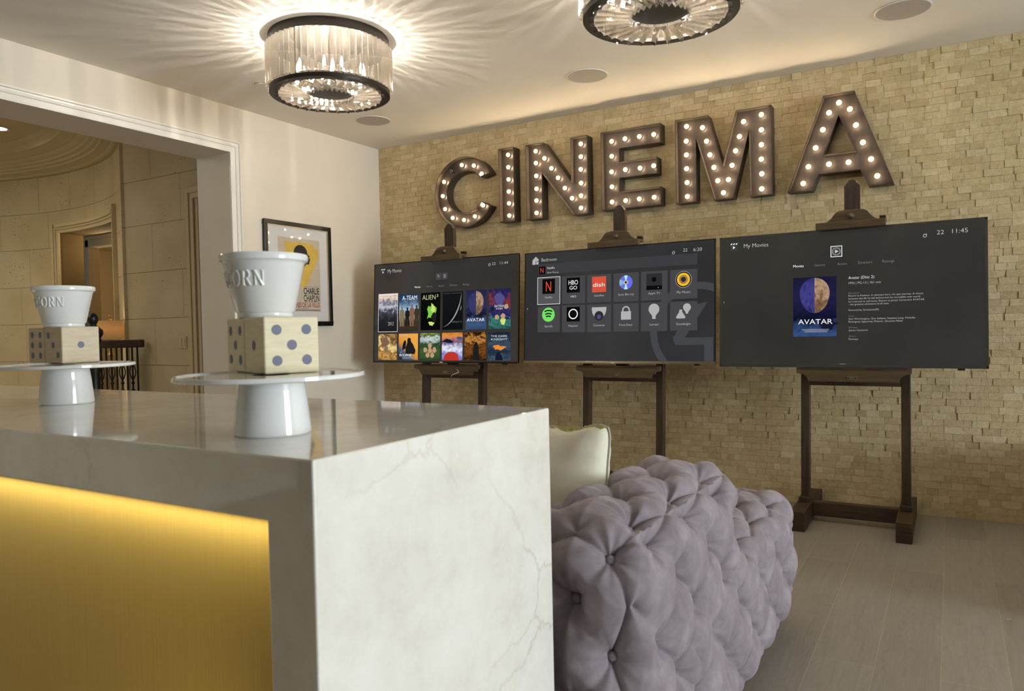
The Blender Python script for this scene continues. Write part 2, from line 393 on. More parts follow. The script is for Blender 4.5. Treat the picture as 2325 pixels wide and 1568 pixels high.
# doorway in the curved wall: casing that follows the curve, jambs, and the lit passage beyond
def curve_casing():
    m = MB(); n = 26
    steps = [(0.0, 0.035, 0.018), (0.035, 0.06, 0.028), (0.06, 0.095, 0.04)]
    for o0, o1, d in steps:
        P = []; F = []
        for i in range(n+1):
            an = DA0-0.6+(DA1-DA0+1.2)*i/n
            for r, z in ((RR, DZ+o0), (RR-d, DZ+o0), (RR-d, DZ+o1), (RR, DZ+o1)):
                x, y = rp(an, r); P.append((x, y, z))
        for i in range(n):
            q = i*4
            for k in range(4): F.append((q+k, q+4+k, q+4+(k+1) % 4, q+(k+1) % 4))
        F += [(0, 1, 2, 3), (n*4+3, n*4+2, n*4+1, n*4)]
        m.add(P, F)
        for base, s in ((DA0, -1), (DA1, 1)):
            a0 = base+s*math.degrees(o0/RR); a1 = base+s*math.degrees(o1/RR)
            P = []
            for an in (a0, a1):
                for r in (RR, RR-d):
                    x, y = rp(an, r); P += [(x, y, 0), (x, y, DZ+(o1 if s > 0 else 0.14))]
            m.add(P, [(0, 1, 3, 2), (4, 6, 7, 5), (0, 4, 5, 1), (2, 3, 7, 6), (1, 5, 7, 3), (0, 2, 6, 4)])
    return m.build('trim_3', M['plaster'], smooth=True)
struct(curve_casing())
PZ = 2.5
w = MB().box(-6.4, 0.1, 0, -4.80, 0.2, PZ).box(-4.26, 0.1, 0, -2.3, 0.2, PZ).box(-4.80, 0.1, 2.34, -4.26, 0.2, PZ).box(-6.5, -1.2, 0, -6.4, 1.9, PZ).box(-6.5, -0.46, PZ, -2.2, 1.9, PZ+0.05).box(-2.3, -0.9, 0, -2.2, 1.9, PZ).box(-6.5, 1.8, 0, -2.2, 1.9, PZ)
struct(w.build('wall_passage', M['plaster']))
w = MB().box(-4.87, 0.06, 0, -4.80, 0.1, 2.43).box(-4.26, 0.06, 0, -4.19, 0.1, 2.43).box(-4.87, 0.06, 2.34, -4.19, 0.1, 2.43).box(-4.90, 0.04, 2.43, -4.16, 0.1, 2.47)
struct(w.build('trim_4', M['plaster'], bevel=0.004))
w = MB(); P = []
for i in range(61):
    x = -6.2+i*0.055; P.append((x, 1.55+0.035*sin(i*1.7)))
v = [(x, y, z) for x, y in P for z in (0.05, 2.3)]
cur = MB().add(v, [(2*i, 2*i+2, 2*i+3, 2*i+1) for i in range(60)]).build('curtain', plain('amber_curtain', srgb(206,168,112), 0.8), smooth=True, auto=False, solid=0.006)
tag(cur, 'amber pleated curtain hanging in the lit room beyond the inner doorway', 'curtain')
# ---------------------------------------------------------------- bar counter
t = thing('bar_counter', 'cream marble waterfall bar counter with a brass front panel', 'counter', (2.4, -4.22, 0))
X0, X1, Y0, Y1, ZC, TH = 0.7, 3.757, -4.552, -3.885, 1.05, 0.0905
ox, oy = 2.4, -4.22
poly = [(X0-ox, 0), (X0-ox, ZC), (X1-ox, ZC), (X1-ox, 0), (X1-TH-ox, 0), (X1-TH-ox, ZC-TH), (X0+TH-ox, ZC-TH), (X0+TH-ox, 0)]
MB().prism(poly, Y0-oy, Y1-oy).build('marble_slabs', M['marble'], t, bevel=0.0035, seg=3)
def m_brass():
    q = NT('brushed_brass'); q.b.inputs['Metallic'].default_value = 0.55; q.b.inputs['Roughness'].default_value = 0.45
    n = q.new('ShaderNodeTexNoise', Scale=6.0, Detail=4.0, Vector=q.coord(scale=(60, 60, 0.6)))
    q.set(q.b, 'Base Color', q.ramp(n, [(0.2, srgb(204,176,96)), (0.8, srgb(216,190,110))])); q.bump(n, 0.04, 0.002); return q.m
M['brass'] = m_brass()
MB().box(X0+TH-ox, Y0-oy+0.040, 0.0, X1-TH-ox, Y0-oy+0.06, ZC-TH).build('brass_front_panel', M['brass'], t)
MB().box(X0+TH-ox, Y1-oy-0.03, 0.0, X1-TH-ox, Y1-oy-0.006, ZC-TH).build('back_panel', M['marble'], t)
# ---------------------------------------------------------------- cake stands, dice, bowls
def m_ceramic():
    return plain('white_glazed_ceramic', srgb(232,232,230), 0.08, noise=0.004, coat=0.4)
M['ceramic'] = m_ceramic()
def cake_stand(loc, R, label):
    t = thing('cake_stand', label, 'cake stand', loc)
    h = 0.098
    prof = [(0.001, 0.0), (0.0605, 0.0), (0.0625, 0.003), (0.061, 0.02), (0.057, 0.06), (0.053, h-0.008), (0.056, h-0.001), (0.03, h), (0.001, h)]
    MB().lathe(prof, 96).build('pedestal', M['ceramic'], t, smooth=True)
    prof = [(0.001, h-0.0060), (R-0.003, h-0.0060), (R, h-0.0040), (R, h+0.0012), (R-0.0015, h+0.0026), (R-0.006, h+0.0026), (R-0.009, h), (0.001, h)]
    MB().lathe(prof, 160).build('plate', M['ceramic'], t, smooth=True)
    return t
cake_stand((3.500, -4.390, 1.0503), 0.1535, 'white glazed cake stand nearest the marble corner of the counter')
cake_stand((2.535, -4.206, 1.0503), 0.160, 'white glazed cake stand farther left along the counter')
DICE_H = 1.0503+0.098+0.0006
def m_dice(name, c0, c1, rot=0.0):
    q = NT(name); n = q.new('ShaderNodeTexNoise', Scale=10.0, Detail=7.0, Roughness=0.6, Vector=q.coord(scale=(2, 2, 14), rot=(0, rot, rot)))
    q.set(q.b, 'Base Color', q.ramp(n, [(0.3, c0), (0.7, c1)])); q.b.inputs['Roughness'].default_value = 0.55; q.bump(n, 0.08, 0.001); return q.m
M['pine'] = m_dice('pale_pine', srgb(222,206,166), srgb(236,224,190)); M['pine2'] = m_dice('tan_pine', srgb(196,180,150), srgb(214,198,168), 0.6)
M['pip'] = plain('blue_grey_ink', srgb(108,114,134), 0.6, noise=0.08, nscale=60, stretch=(1, 1, 8)); M['pipd'] = M['pip']
PIP = {1: [(0, 0)], 3: [(-.27, .27), (0, 0), (.27, -.27)], 5: [(-.27, .27), (.27, .27), (0, 0), (-.27, -.27), (.27, -.27)], 6: [(-.24, .29), (.24, .29), (-.24, 0), (.24, 0), (-.24, -.29), (.24, -.29)], 2: [(-.27, .27), (.27, -.27)], 4: [(-.27, .27), (.27, .27), (-.27, -.27), (.27, -.27)]}
def die(loc, s, rz, faces, mat, label, grp):
    t = thing('wooden_die', label, 'die', loc, (0, 0, rz), grp)
    MB().box(-s/2, -s/2, 0, s/2, s/2, s).build('cube_body', mat, t, bevel=0.0035, seg=3)
    for side, k in faces.items():
        for (a, b) in PIP[k]:
            v = []; n = 28; r = 0.0905*s
            for i in range(n):
                u = a*s+r*cos(2*pi*i/n); w_ = s/2+b*s+r*sin(2*pi*i/n)
                e = s/2+0.0003
                v.append({'x+': (e, u, w_), 'y-': (u, -e, w_), 'y+': (-u, e, w_), 'x-': (-e, -u, w_)}[side])
            MB().add(v, [tuple(range(n))]).build('pip', M['pip'], t)
    return t
s = 0.0967; rz = radians(-21.4)
u = Vector((sin(-rz), cos(rz), 0)); vv = Vector((-cos(rz), sin(-rz), 0))
# right-hand faces look towards +x, left-hand faces towards the camera
c0 = Vector((3.494, -4.3993, 0)); cA = c0+u*s/2+vv*s/2; cB = cA+vv*(s+0.0012)
def dz(v): return (v.x, v.y, DICE_H)
g = 'pair of wooden dice on the near cake stand'
die(dz(cA), s, rz, {'x+': 5, 'y-': 1}, M['pine'], 'pale wooden die with five blue dots turned to the window on the near cake stand', g)
die(dz(cB), s, rz, {'y-': 5, 'x-': 4}, M['pine'], 'pale wooden die with five dark dots on its shaded face, on the near cake stand', g)
s2 = 0.0975; c0 = Vector((2.456, -4.1716, 0)); rz = radians(-4.2)
u = Vector((sin(-rz), cos(rz), 0)); vv = Vector((-cos(rz), sin(-rz), 0)); cA = c0+u*s2/2+vv*s2/2; cB = cA+vv*(s2+0.0012)
g = 'pair of wooden dice on the far cake stand'
die(dz(cA), s2, rz, {'x+': 1, 'y-': 3}, M['pine2'], 'tan wooden die showing one dot and three dots on the far cake stand', g)
die(dz(cB), s2, rz, {'y-': 6, 'x-': 2}, M['pine2'], 'tan wooden die showing six dots on the far cake stand', g)
# raised serif lettering as strokes: (points, relative width)
def arc(cx, cz, rx, rz, a0, a1, n=14): return [(cx+rx*cos(radians(a0+(a1-a0)*i/n)), cz+rz*sin(radians(a0+(a1-a0)*i/n))) for i in range(n+1)]
GL = {
 'C': (0.86, [(arc(0.46, 0.5, 0.38, 0.46, 40, 320), 1.0), ([(0.78, 0.98), (0.78, 0.68)], 0.6), ([(0.78, 0.30), (0.78, 0.12)], 0.5)]),
 'O': (0.98, [(arc(0.47, 0.5, 0.40, 0.46, 0, 360, 24), 1.0)]),
 'R': (0.96, [([(0.18, 0.02), (0.18, 0.98)], 1.1), (arc(0.45, 0.74, 0.27, 0.24, 90, -90), 0.9), ([(0.18, 0.98), (0.45, 0.98)], 0.7), ([(0.18, 0.5), (0.45, 0.5)], 0.7), ([(0.45, 0.5), (0.80, 0.04)], 1.0), ([(0.03, 0.02), (0.33, 0.02)], 0.6), ([(0.03, 0.98), (0.2, 0.98)], 0.6), ([(0.7, 0.02), (0.92, 0.02)], 0.6)]),
 'N': (1.05, [([(0.2, 0.02), (0.2, 0.98)], 0.8), ([(0.16, 0.98), (0.84, 0.02)], 1.15), ([(0.84, 0.02), (0.84, 0.98)], 0.8), ([(0.05, 0.02), (0.35, 0.02)], 0.6), ([(0.02, 0.98), (0.2, 0.98)], 0.6), ([(0.69, 0.98), (0.99, 0.98)], 0.6)]),
 'P': (0.84, [([(0.18, 0.02), (0.18, 0.98)], 1.1), (arc(0.44, 0.72, 0.29, 0.26, 90, -90), 0.9), ([(0.18, 0.98), (0.44, 0.98)], 0.7), ([(0.18, 0.46), (0.44, 0.46)], 0.7), ([(0.03, 0.02), (0.33, 0.02)], 0.6), ([(0.03, 0.98), (0.2, 0.98)], 0.6)])}
def bowl(loc, R0, R1, h, face, label, th, tz):
    """face: world angle (deg) at which the last letter ends; letters wrap clockwise before it"""
    t = thing('popcorn_bowl', label, 'bowl', loc)
    k = (R1-R0)/h
    prof = [(0.001, 0.004), (R0-0.010, 0.004), (R0-0.006, 0.0), (R0-0.001, 0.0), (R0, 0.003), (R0-0.0005, 0.008), (R0+k*0.012+0.0008, 0.012), (R0+k*(h-0.018)+0.0004, h-0.018), (R1-0.0008, h-0.014), (R1+0.003, h-0.012), (R1+0.0042, h-0.005), (R1+0.0025, h-0.0005), (R1, h), (R1-0.003, h-0.002), (R1-0.005, h-0.012), (R0-0.006, 0.012), (0.001, 0.010)]
    MB().lathe(prof, 128).build('bowl_body', M['ceramic'], t, smooth=True)
    m = MB(); word = 'POPCORN'; sp = 0.10; AS = 0.74; tot = sum(GL[c][0]+sp for c in word)-sp-0.1
    xo = -tot
    for c in word:
        for pts, w_ in GL[c][1]:
            dens = []
            for (a, b), (c2, d2) in zip(pts[:-1], pts[1:]):
                q = max(1, int(sqrt((a-c2)**2+(b-d2)**2)/0.09))
                dens += [(a+(c2-a)*i/q, b+(d2-b)*i/q) for i in range(q)]
            dens.append(pts[-1]); P = []
            for a, b in dens:
                z = tz+b*th; r = R0+k*z+0.0006; an = radians(face)+(xo+a)*AS*th/r
                P.append((r*cos(an), r*sin(an), z))
            m.tube(P, 0.0021*w_*th/0.022, 8)
        xo += GL[c][0]+sp
    m.build('raised_lettering', M['ceramic'], t, smooth=True)
    return t
def face_angle(p, off): return math.degrees(atan2(-5.25-p[1], 4.478-p[0]))+off
p = (3.397, -4.309, DICE_H+0.0967+0.0005)
bowl(p, 0.0495, 0.0742, 0.1145, face_angle(p, -1), 'tall white popcorn bowl on the near pair of dice', 0.0265, 0.056)
p = (2.371, -4.117, DICE_H+0.0975+0.0005)
bowl(p, 0.0500, 0.0745, 0.1108, face_angle(p, 0), 'wide white popcorn bowl on the far pair of dice', 0.0255, 0.054)
# ---------------------------------------------------------------- marquee letters
FY, FR = -0.062, -0.107
def circ_c():
    cx, cz, ro, ri = 0.995, 2.360, 0.292, 0.165
    # outer and inner arcs, the two ends cut square to the stroke
    xs = 1.06
    o = [(cx+1.02*ro*cos(radians(a)), cz+ro*sin(radians(a))) for a in range(24, 337, 6)]
    i = [(cx+1.04*ri*cos(radians(a))+0.01, cz+ri*sin(radians(a))) for a in range(330, 29, -6)]
    return [o[::-1] + i[::-1]]
LET = {
 'C': [[(0.995+0.296*cos(radians(a))+0.035*(cos(radians(a)) > 0)*0, 2.358+0.293*sin(radians(a))) for a in range(26, 335, 6)] + [(1.015+0.190*cos(radians(a)), 2.358+0.172*sin(radians(a))) for a in range(326, 33, -6)]],
 'I': [[(1.343, 2.073), (1.486, 2.073), (1.486, 2.664), (1.343, 2.664)]],
 'N': [[(1.594, 2.071), (1.738, 2.071), (1.738, 2.420), (1.999, 2.071), (2.131, 2.071), (2.131, 2.660), (1.989, 2.660), (1.989, 2.328), (1.753, 2.660), (1.594, 2.660)]],
 'E': [[(2.239, 2.080), (2.700, 2.080), (2.700, 2.210), (2.384, 2.210), (2.384, 2.306), (2.675, 2.306), (2.675, 2.425), (2.386, 2.425), (2.386, 2.523), (2.704, 2.523), (2.704, 2.661), (2.239, 2.661)]],
 'M': [[(2.811, 2.073), (2.957, 2.073), (2.959, 2.515), (3.081, 2.071), (3.210, 2.071), (3.321, 2.513), (3.321, 2.070), (3.466, 2.070), (3.466, 2.660), (3.236, 2.660), (3.143, 2.307), (3.045, 2.660), (2.811, 2.660)]],
 'A': [[(3.563, 2.068), (3.716, 2.064), (3.756, 2.165), (3.998, 2.165), (4.044, 2.058), (4.187, 2.058), (3.971, 2.661), (3.788, 2.661)], [(3.787, 2.288), (3.877, 2.524), (3.969, 2.288)]]}
BUL = {'C': [(0.969, 2.589), (1.089, 2.569), (1.164, 2.493), (0.861, 2.554), (0.784, 2.47), (0.767, 2.352), (0.788, 2.24), (0.864, 2.158), (0.979, 2.13), (1.089, 2.15), (1.172, 2.233)],
 'I': [(1.421, z) for z in (2.612, 2.513, 2.415, 2.318, 2.223, 2.125)],
 'N': [(1.675, 2.606), (1.675, 2.513), (1.676, 2.412), (1.676, 2.311), (1.673, 2.219), (1.672, 2.122), (1.752, 2.54), (1.811, 2.455), (1.868, 2.374), (1.925, 2.288), (1.985, 2.204), (2.067, 2.607), (2.065, 2.51), (2.063, 2.415), (2.063, 2.311), (2.061, 2.215), (2.059, 2.122)],
 'E': [(2.319, 2.589), (2.318, 2.479), (2.315, 2.364), (2.316, 2.253), (2.314, 2.141), (2.425, 2.593), (2.537, 2.593), (2.646, 2.591), (2.424, 2.367), (2.538, 2.364), (2.642, 2.367), (2.422, 2.14), (2.528, 2.141), (2.642, 2.141)],
 'M': [(2.888, 2.611), (2.884, 2.508), (2.884, 2.412), (2.884, 2.315), (2.886, 2.218), (2.886, 2.12), (3.001, 2.585), (3.028, 2.487), (3.05, 2.39), (3.077, 2.3), (3.102, 2.205), (3.14, 2.118), (3.282, 2.582), (3.253, 2.486), (3.226, 2.393), (3.201, 2.298), (3.175, 2.204), (3.399, 2.61), (3.398, 2.509), (3.397, 2.41), (3.395, 2.314), (3.397, 2.216), (3.395, 2.116)],
 'A': [(3.878, 2.607), (3.819, 2.553), (3.781, 2.451), (3.736, 2.341), (3.691, 2.225), (3.658, 2.121), (3.941, 2.556), (3.975, 2.45), (4.014, 2.336), (4.059, 2.226), (4.093, 2.117), (3.815, 2.226), (3.93, 2.223)]}
M['metal'] = plain('aged_brushed_steel', srgb(66,58,53), 0.42, 0.35, noise=0.22, nscale=10, stretch=(12, 12, 1))
M['rim'] = plain('rusted_steel_rim', srgb(84,74,64), 0.45, 0.5, noise=0.28, nscale=12, stretch=(8, 8, 2))
M['edge'] = M['rim']
def m_bulb(name, glow):
    q = NT(name); tr = q.new('ShaderNodeBsdfTransparent', Color=(1, 1, 1, 1)); gl = q.new('ShaderNodeBsdfGlossy', Roughness=0.05)
    a = q.new('ShaderNodeMixShader', i0=0.12, i1=tr, i2=gl); last = a
    if glow:
        e = q.new('ShaderNodeEmission', Color=(1.0, 0.66, 0.30, 1), Strength=glow); last = q.new('ShaderNodeMixShader', i0=0.5, i1=a, i2=e)
    q.set(q.out, 'Surface', last); return q.m
M['bulb'] = m_bulb('glowing_glass_globe', 1.7); M['bulb_off'] = m_bulb('clear_glass_globe', 0)
M['fil'] = emis('bright_filament', (1.0, 0.78, 0.50, 1), 150.0)
M['socket'] = plain('dark_socket', srgb(40,34,28), 0.5)
bulb_me = filament_me = socket_me = None
WHERE = {'C': 'leftmost', 'I': 'narrow', 'N': 'third', 'E': 'fourth', 'M': 'wide', 'A': 'rightmost'}
for L, loops in LET.items():
    xs = [p[0] for p in loops[0]]; cx = (min(xs)+max(xs))/2; cz = 2.07
    lab = {'C': 'dark metal marquee letter C with glowing bulbs, one unlit', 'I': 'dark metal marquee letter I with six glowing bulbs', 'N': 'dark metal marquee letter N with glowing bulbs', 'E': 'dark metal marquee letter E with glowing bulbs',
           'M': 'dark metal marquee letter M with glowing bulbs', 'A': 'dark metal marquee letter A with glowing bulbs above the rightmost easel'}[L]
    t = thing('marquee_letter', lab, 'marquee letter', (cx, 0, cz), group='lit letters spelling CINEMA on the stone wall')
    lo = [[(x-cx, z-cz) for x, z in lp] for lp in loops]
    flat = [p for lp in lo for p in lp]
    tri = tessellate_polygon([[Vector((x, z, 0)) for x, z in lp] for lp in lo])
    MB().add([(x, FY, z) for x, z in flat], [tuple(q) for q in tri]).build('face_panel', M['metal'], t)
    m = MB()
    for li, lp in enumerate(lo):
        n = len(lp); area = sum(lp[i][0]*lp[(i+1) % n][1]-lp[(i+1) % n][0]*lp[i][1] for i in range(n))
        sgn = (1 if area > 0 else -1)*(1 if li == 0 else -1); w_ = 0.0045; inner = []
        for i in range(n):
            a = Vector(lp[i-1]); b = Vector(lp[i]); c = Vector(lp[(i+1) % n])
            d1 = (b-a).normalized(); d2 = (c-b).normalized(); n1 = Vector((-d1.y, d1.x)); n2 = Vector((-d2.y, d2.x))
            mm = (n1+n2); mm = mm/max(0.35, (1+n1.dot(n2))); inner.append(b+mm*w_*sgn)
        v = []
        for y in (-0.011, FR):
            v += [(p[0], y, p[1]) for p in lp] + [(p[0], y, p[1]) for p in inner]
        f = []
        for i in range(n):
            j = (i+1) % n
            f += [(i, j, j+2*n, i+2*n), (n+i, n+i+2*n, n+j+2*n, n+j), (2*n+i, 2*n+j, 3*n+j, 3*n+i), (i, n+i, n+j, j)]
        m.add(v, f)
    m.build('side_rim', M['rim'], t)
    for bi, (x, z) in enumerate(BUL[L]):
        off = (L == 'C' and bi == 3)
        if bulb_me is None:
            b = MB().sphere((0, 0, 0), 0.0175, 20).build('bulb', M['bulb'], t, smooth=True, auto=False); bulb_me = b.data
            boff_me = bulb_me.copy(); boff_me.materials[0] = M['bulb_off']
            fl = MB().sphere((0, 0.001, 0), 0.0092, 10).build('filament', M['fil'], b, smooth=True, auto=False); filament_me = fl.data
            sk = MB().lathe([(0.001, 0), (0.012, 0), (0.012, 0.012), (0.001, 0.012)], 16); sk.v = [(a, -c+0.024, bb) for a, bb, c in sk.v]
            so = sk.build('socket', M['socket'], b); socket_me = so.data
        else:
            b = bpy.data.objects.new('bulb', boff_me if off else bulb_me); COL.objects.link(b); b.parent = t
            if not off:
                fl = bpy.data.objects.new('filament', filament_me); COL.objects.link(fl); fl.parent = b
            else: b['label'] = 'unlit clear glass bulb'
            so = bpy.data.objects.new('socket', socket_me); COL.objects.link(so); so.parent = b
        b.location = (x-cx, -0.085, z-cz)
# ---------------------------------------------------------------- easels
def make_easel(label):
    t = thing('display_easel', label, 'easel', (0, 0, 0), group='dark wooden easels holding the televisions')
    tl = -0.06  # the upright frame leans back a little
    def lean(o): o.rotation_euler.x = tl; return o
    PX = 0.274
    for s in (-1, 1):
        poly = [(-0.735, 0.0), (-0.62, 0.0), (-0.60, 0.012), (-0.16, 0.012), (-0.14, 0.0), (-0.045, 0.0), (-0.045, 0.115), (-0.20, 0.122), (-0.60, 0.122), (-0.735, 0.112)]
        MB().prism(poly, s*PX-0.040, s*PX+0.040, axis='x').build('foot', M['wood_h'], t, bevel=0.003)
        lean(MB().box(s*PX-0.024, -0.030, 0.0, s*PX+0.024, 0.030, 0.90).build('post', M['wood_v'], t, bevel=0.002, loc=(0, -0.425, 0.118)))
        # bracket block where post meets foot
        MB().box(s*PX-0.032, -0.50, 0.122, s*PX+0.032, -0.36, 0.150).build('post_block', M['wood_v'], t, bevel=0.003)
        for k in range(5):
            b = MB().lathe([(0.001, 0), (0.0045, 0), (0.0045, 0.003), (0.001, 0.003)], 10); b.v = [(c, a, bb) for a, bb, c in b.v]
            b.build('peg_hole', M['black'], t, loc=(s*PX-0.026 if s > 0 else s*PX+0.0235, -0.415+0.05*k/5, 0.25+0.13*k))
    MB().box(-PX+0.04, -0.455, 0.035, PX-0.04, -0.395, 0.120).build('floor_crossbar', M['wood_h'], t, bevel=0.003)
    MB().box(-PX+0.02, -0.410, 0.828, PX-0.02, -0.375, 0.880).build('crossbar', M['wood_h'], t, bevel=0.003)
    # tray board with scooped lower corners
    w = 0.310; z1 = 0.940; z0 = 0.858; sc = []
    poly = [(w, z1), (w, z0+0.052)]
    poly += [(w-0.062+0.062*cos(radians(a))*1.0-0.0, z0+0.0+0.052*(1-sin(radians(a)))) for a in range(10, 91, 10)][:0]
    poly += [(w-0.014-0.052*sin(radians(a)), z0+0.046*cos(radians(a))) for a in range(0, 91, 10)]
    left = [(-x, z) for x, z in poly[::-1]]
    lb = MB().prism([(x, z) for x, z in poly+left], -0.500, -0.470).build('tray_board', M['wood_clamp'], t, bevel=0.002)
    # metal lock plate on the board
    lp = MB().box(-0.027, -0.503, 0.868, 0.027, -0.500, 0.892).build('lock_plate', plain('steel_plate', srgb(140,130,110), 0.35, 0.8), t, bevel=0.001)
    for dx in (-0.018, 0.018):
        b = MB().lathe([(0.001, 0), (0.004, 0), (0.004, 0.002), (0.001, 0.002)], 12); b.v = [(a, -c, bb) for a, bb, c in b.v]
        b.build('screw', M['black'], lp, loc=(dx, -0.503, 0.880))
    MB().box(-w+0.02, -0.505, 0.930, w-0.02, -0.425, 0.940).build('tray_shelf', M['wood_h'], t, bevel=0.002)
    # mast and its fluted face
    mz = [(-0.0425, 0.90), (0.0425, 0.90), (0.0425, 2.020), (0.034, 2.026), (0.030, 2.036)]
    mz += [(0.0+0.026*cos(radians(a)), 2.036+0.020*sin(radians(a))) for a in range(0, 181, 20)] + [(-0.030, 2.036), (-0.034, 2.026), (-0.0425, 2.020)]
    mast = MB().prism(mz, -0.412, -0.368).build('mast', M['wood_v'], t, bevel=0.002)
    for dx in (-0.022, 0.022): MB().box(dx-0.0025, -0.4145, 0.95, dx+0.0025, -0.412, 2.015).build('mast_fluting', M['wood_v'], mast)
    # ogee clamp, bar, knob
    og = [(0.145, 1.800), (0.145, 1.806)] + [(0.145-0.062*(1-cos(radians(a))), 1.806+0.030*sin(radians(a))) for a in range(15, 91, 15)] + [(0.070, 1.850), (0.055, 1.864), (0.030, 1.872)]
    og = [(0.145, 1.797), (0.145, 1.805), (0.128, 1.812), (0.112, 1.824), (0.098, 1.842), (0.086, 1.858), (0.066, 1.868), (0.030, 1.873)]
    poly = og + [(-x, z) for x, z in og[::-1]]
    cl = MB().prism(poly, -0.468, -0.412).build('clamp_block', M['wood_clamp'], t, bevel=0.002)
    MB().box(-0.186, -0.540, 1.757, 0.186, -0.500, 1.798).box(-0.186, -0.500, 1.782, 0.186, -0.434, 1.798).build('clamp_bar', M['wood_clamp'], t, bevel=0.003)
    k = MB().lathe([(0.001, 0.020), (0.008, 0.019), (0.013, 0.013), (0.014, 0.008), (0.011, 0.006), (0.018, 0.003), (0.018, 0.0), (0.001, 0.0)], 24)
    k.v = [(a, -c, b) for a, b, c in k.v]
    k.build('clamp_knob', plain('steel_knob', srgb(120,108,92), 0.35, 0.6), cl, smooth=True, loc=(0.0, -0.468, 1.834))
    # spring bracket on the bar's right end
    MB().box(0.150, -0.470, 1.800, 0.182, -0.430, 1.822).build('metal_bracket', M['bronze'], t, bevel=0.002)
    return t
e1 = make_easel('dark wooden easel nearest the corner, holding the left television')
e2 = copy_tree(e1); e3 = copy_tree(e1)
e1.location.x = 1.050; e2.location.x = 2.500; e3.location.x = 3.981
e2['label'] = 'dark wooden easel holding the middle television'
e3['label'] = 'dark wooden easel under the largest-looking television on the right, feet in full view'
c = MB().tube([(1.17, -0.512, 0.905), (1.20, -0.53, 0.885), (1.165, -0.54, 0.87), (1.135, -0.53, 0.862), (1.12, -0.52, 0.85)], 0.0025, 6).build('cable_end', M['white'], e1)
c.location.x = -1.05
# ---------------------------------------------------------------- televisions with their screens
def emat(name, c, k=1.0): return emis(name, c, k*0.66)
M['tv_black'] = plain('tv_black_plastic', srgb(26,25,24), 0.3, noise=0.05)
M['tv_grey'] = plain('tv_grey_bezel', srgb(74,72,68), 0.4, 0.3)
M['chrome'] = plain('champagne_chrome', srgb(190,180,160), 0.18, 0.9)
def m_screen(name, c, k):
    q = NT(name); q.b.inputs['Base Color'].default_value = (0.006, 0.006, 0.006, 1); q.b.inputs['Roughness'].default_value = 0.16
    q.b.inputs['Specular IOR Level'].default_value = 0.35
    n = q.new('ShaderNodeTexNoise', Scale=2.4, Detail=3.0, Vector=q.coord())
    q.set(q.b, 'Emission Color', q.ramp(n, [(0.3, tuple(a*0.72 for a in c[:3])+(1,)), (0.7, c)])); q.b.inputs['Emission Strength'].default_value = k
    return q.m
EC = {'w': emat('ui_white', srgb(232,232,232), 0.9), 'g': emat('ui_light_grey', srgb(190,190,188), 0.85), 'd': emat('ui_dim_grey', srgb(130,130,128), 0.8), 'k': emat('ui_black', (0.01, 0.01, 0.01, 1)),
      'y': emat('ui_pale_yellow', srgb(216,214,170), 0.85), 'o': emat('ui_orange', srgb(168,120,70), 0.8), 'r': emat('ui_red', srgb(200,70,48), 1.0), 't': emat('ui_tile', srgb(62,62,64), 1.0), 'T': emat('ui_tile_lit', srgb(76,76,78), 1.0),
      's': emat('ui_strip', srgb(54,54,57), 1.0), 'm': emat('ui_mark', srgb(60,61,64), 1.0), 'b': emat('ui_near_black', srgb(10,10,10), 1.0), 'G': emat('ui_green', srgb(105,200,92), 1.0), 'R': emat('ui_brick_red', srgb(190,74,52), 1.0),
      'B': emat('ui_blue', srgb(92,98,206), 1.0), 'c': emat('ui_pale_cyan', srgb(160,215,235), 1.0), 'Y': emat('ui_gold', srgb(216,170,42), 1.0), 'A': emat('ui_charcoal', srgb(40,40,42), 1.0), 'i': emat('ui_icon_grey', srgb(165,165,165), 0.9),
      'v': emat('ui_violet', srgb(80,66,120), 1.0), 'l': emat('ui_light_blue', srgb(120,160,190), 1.0)}
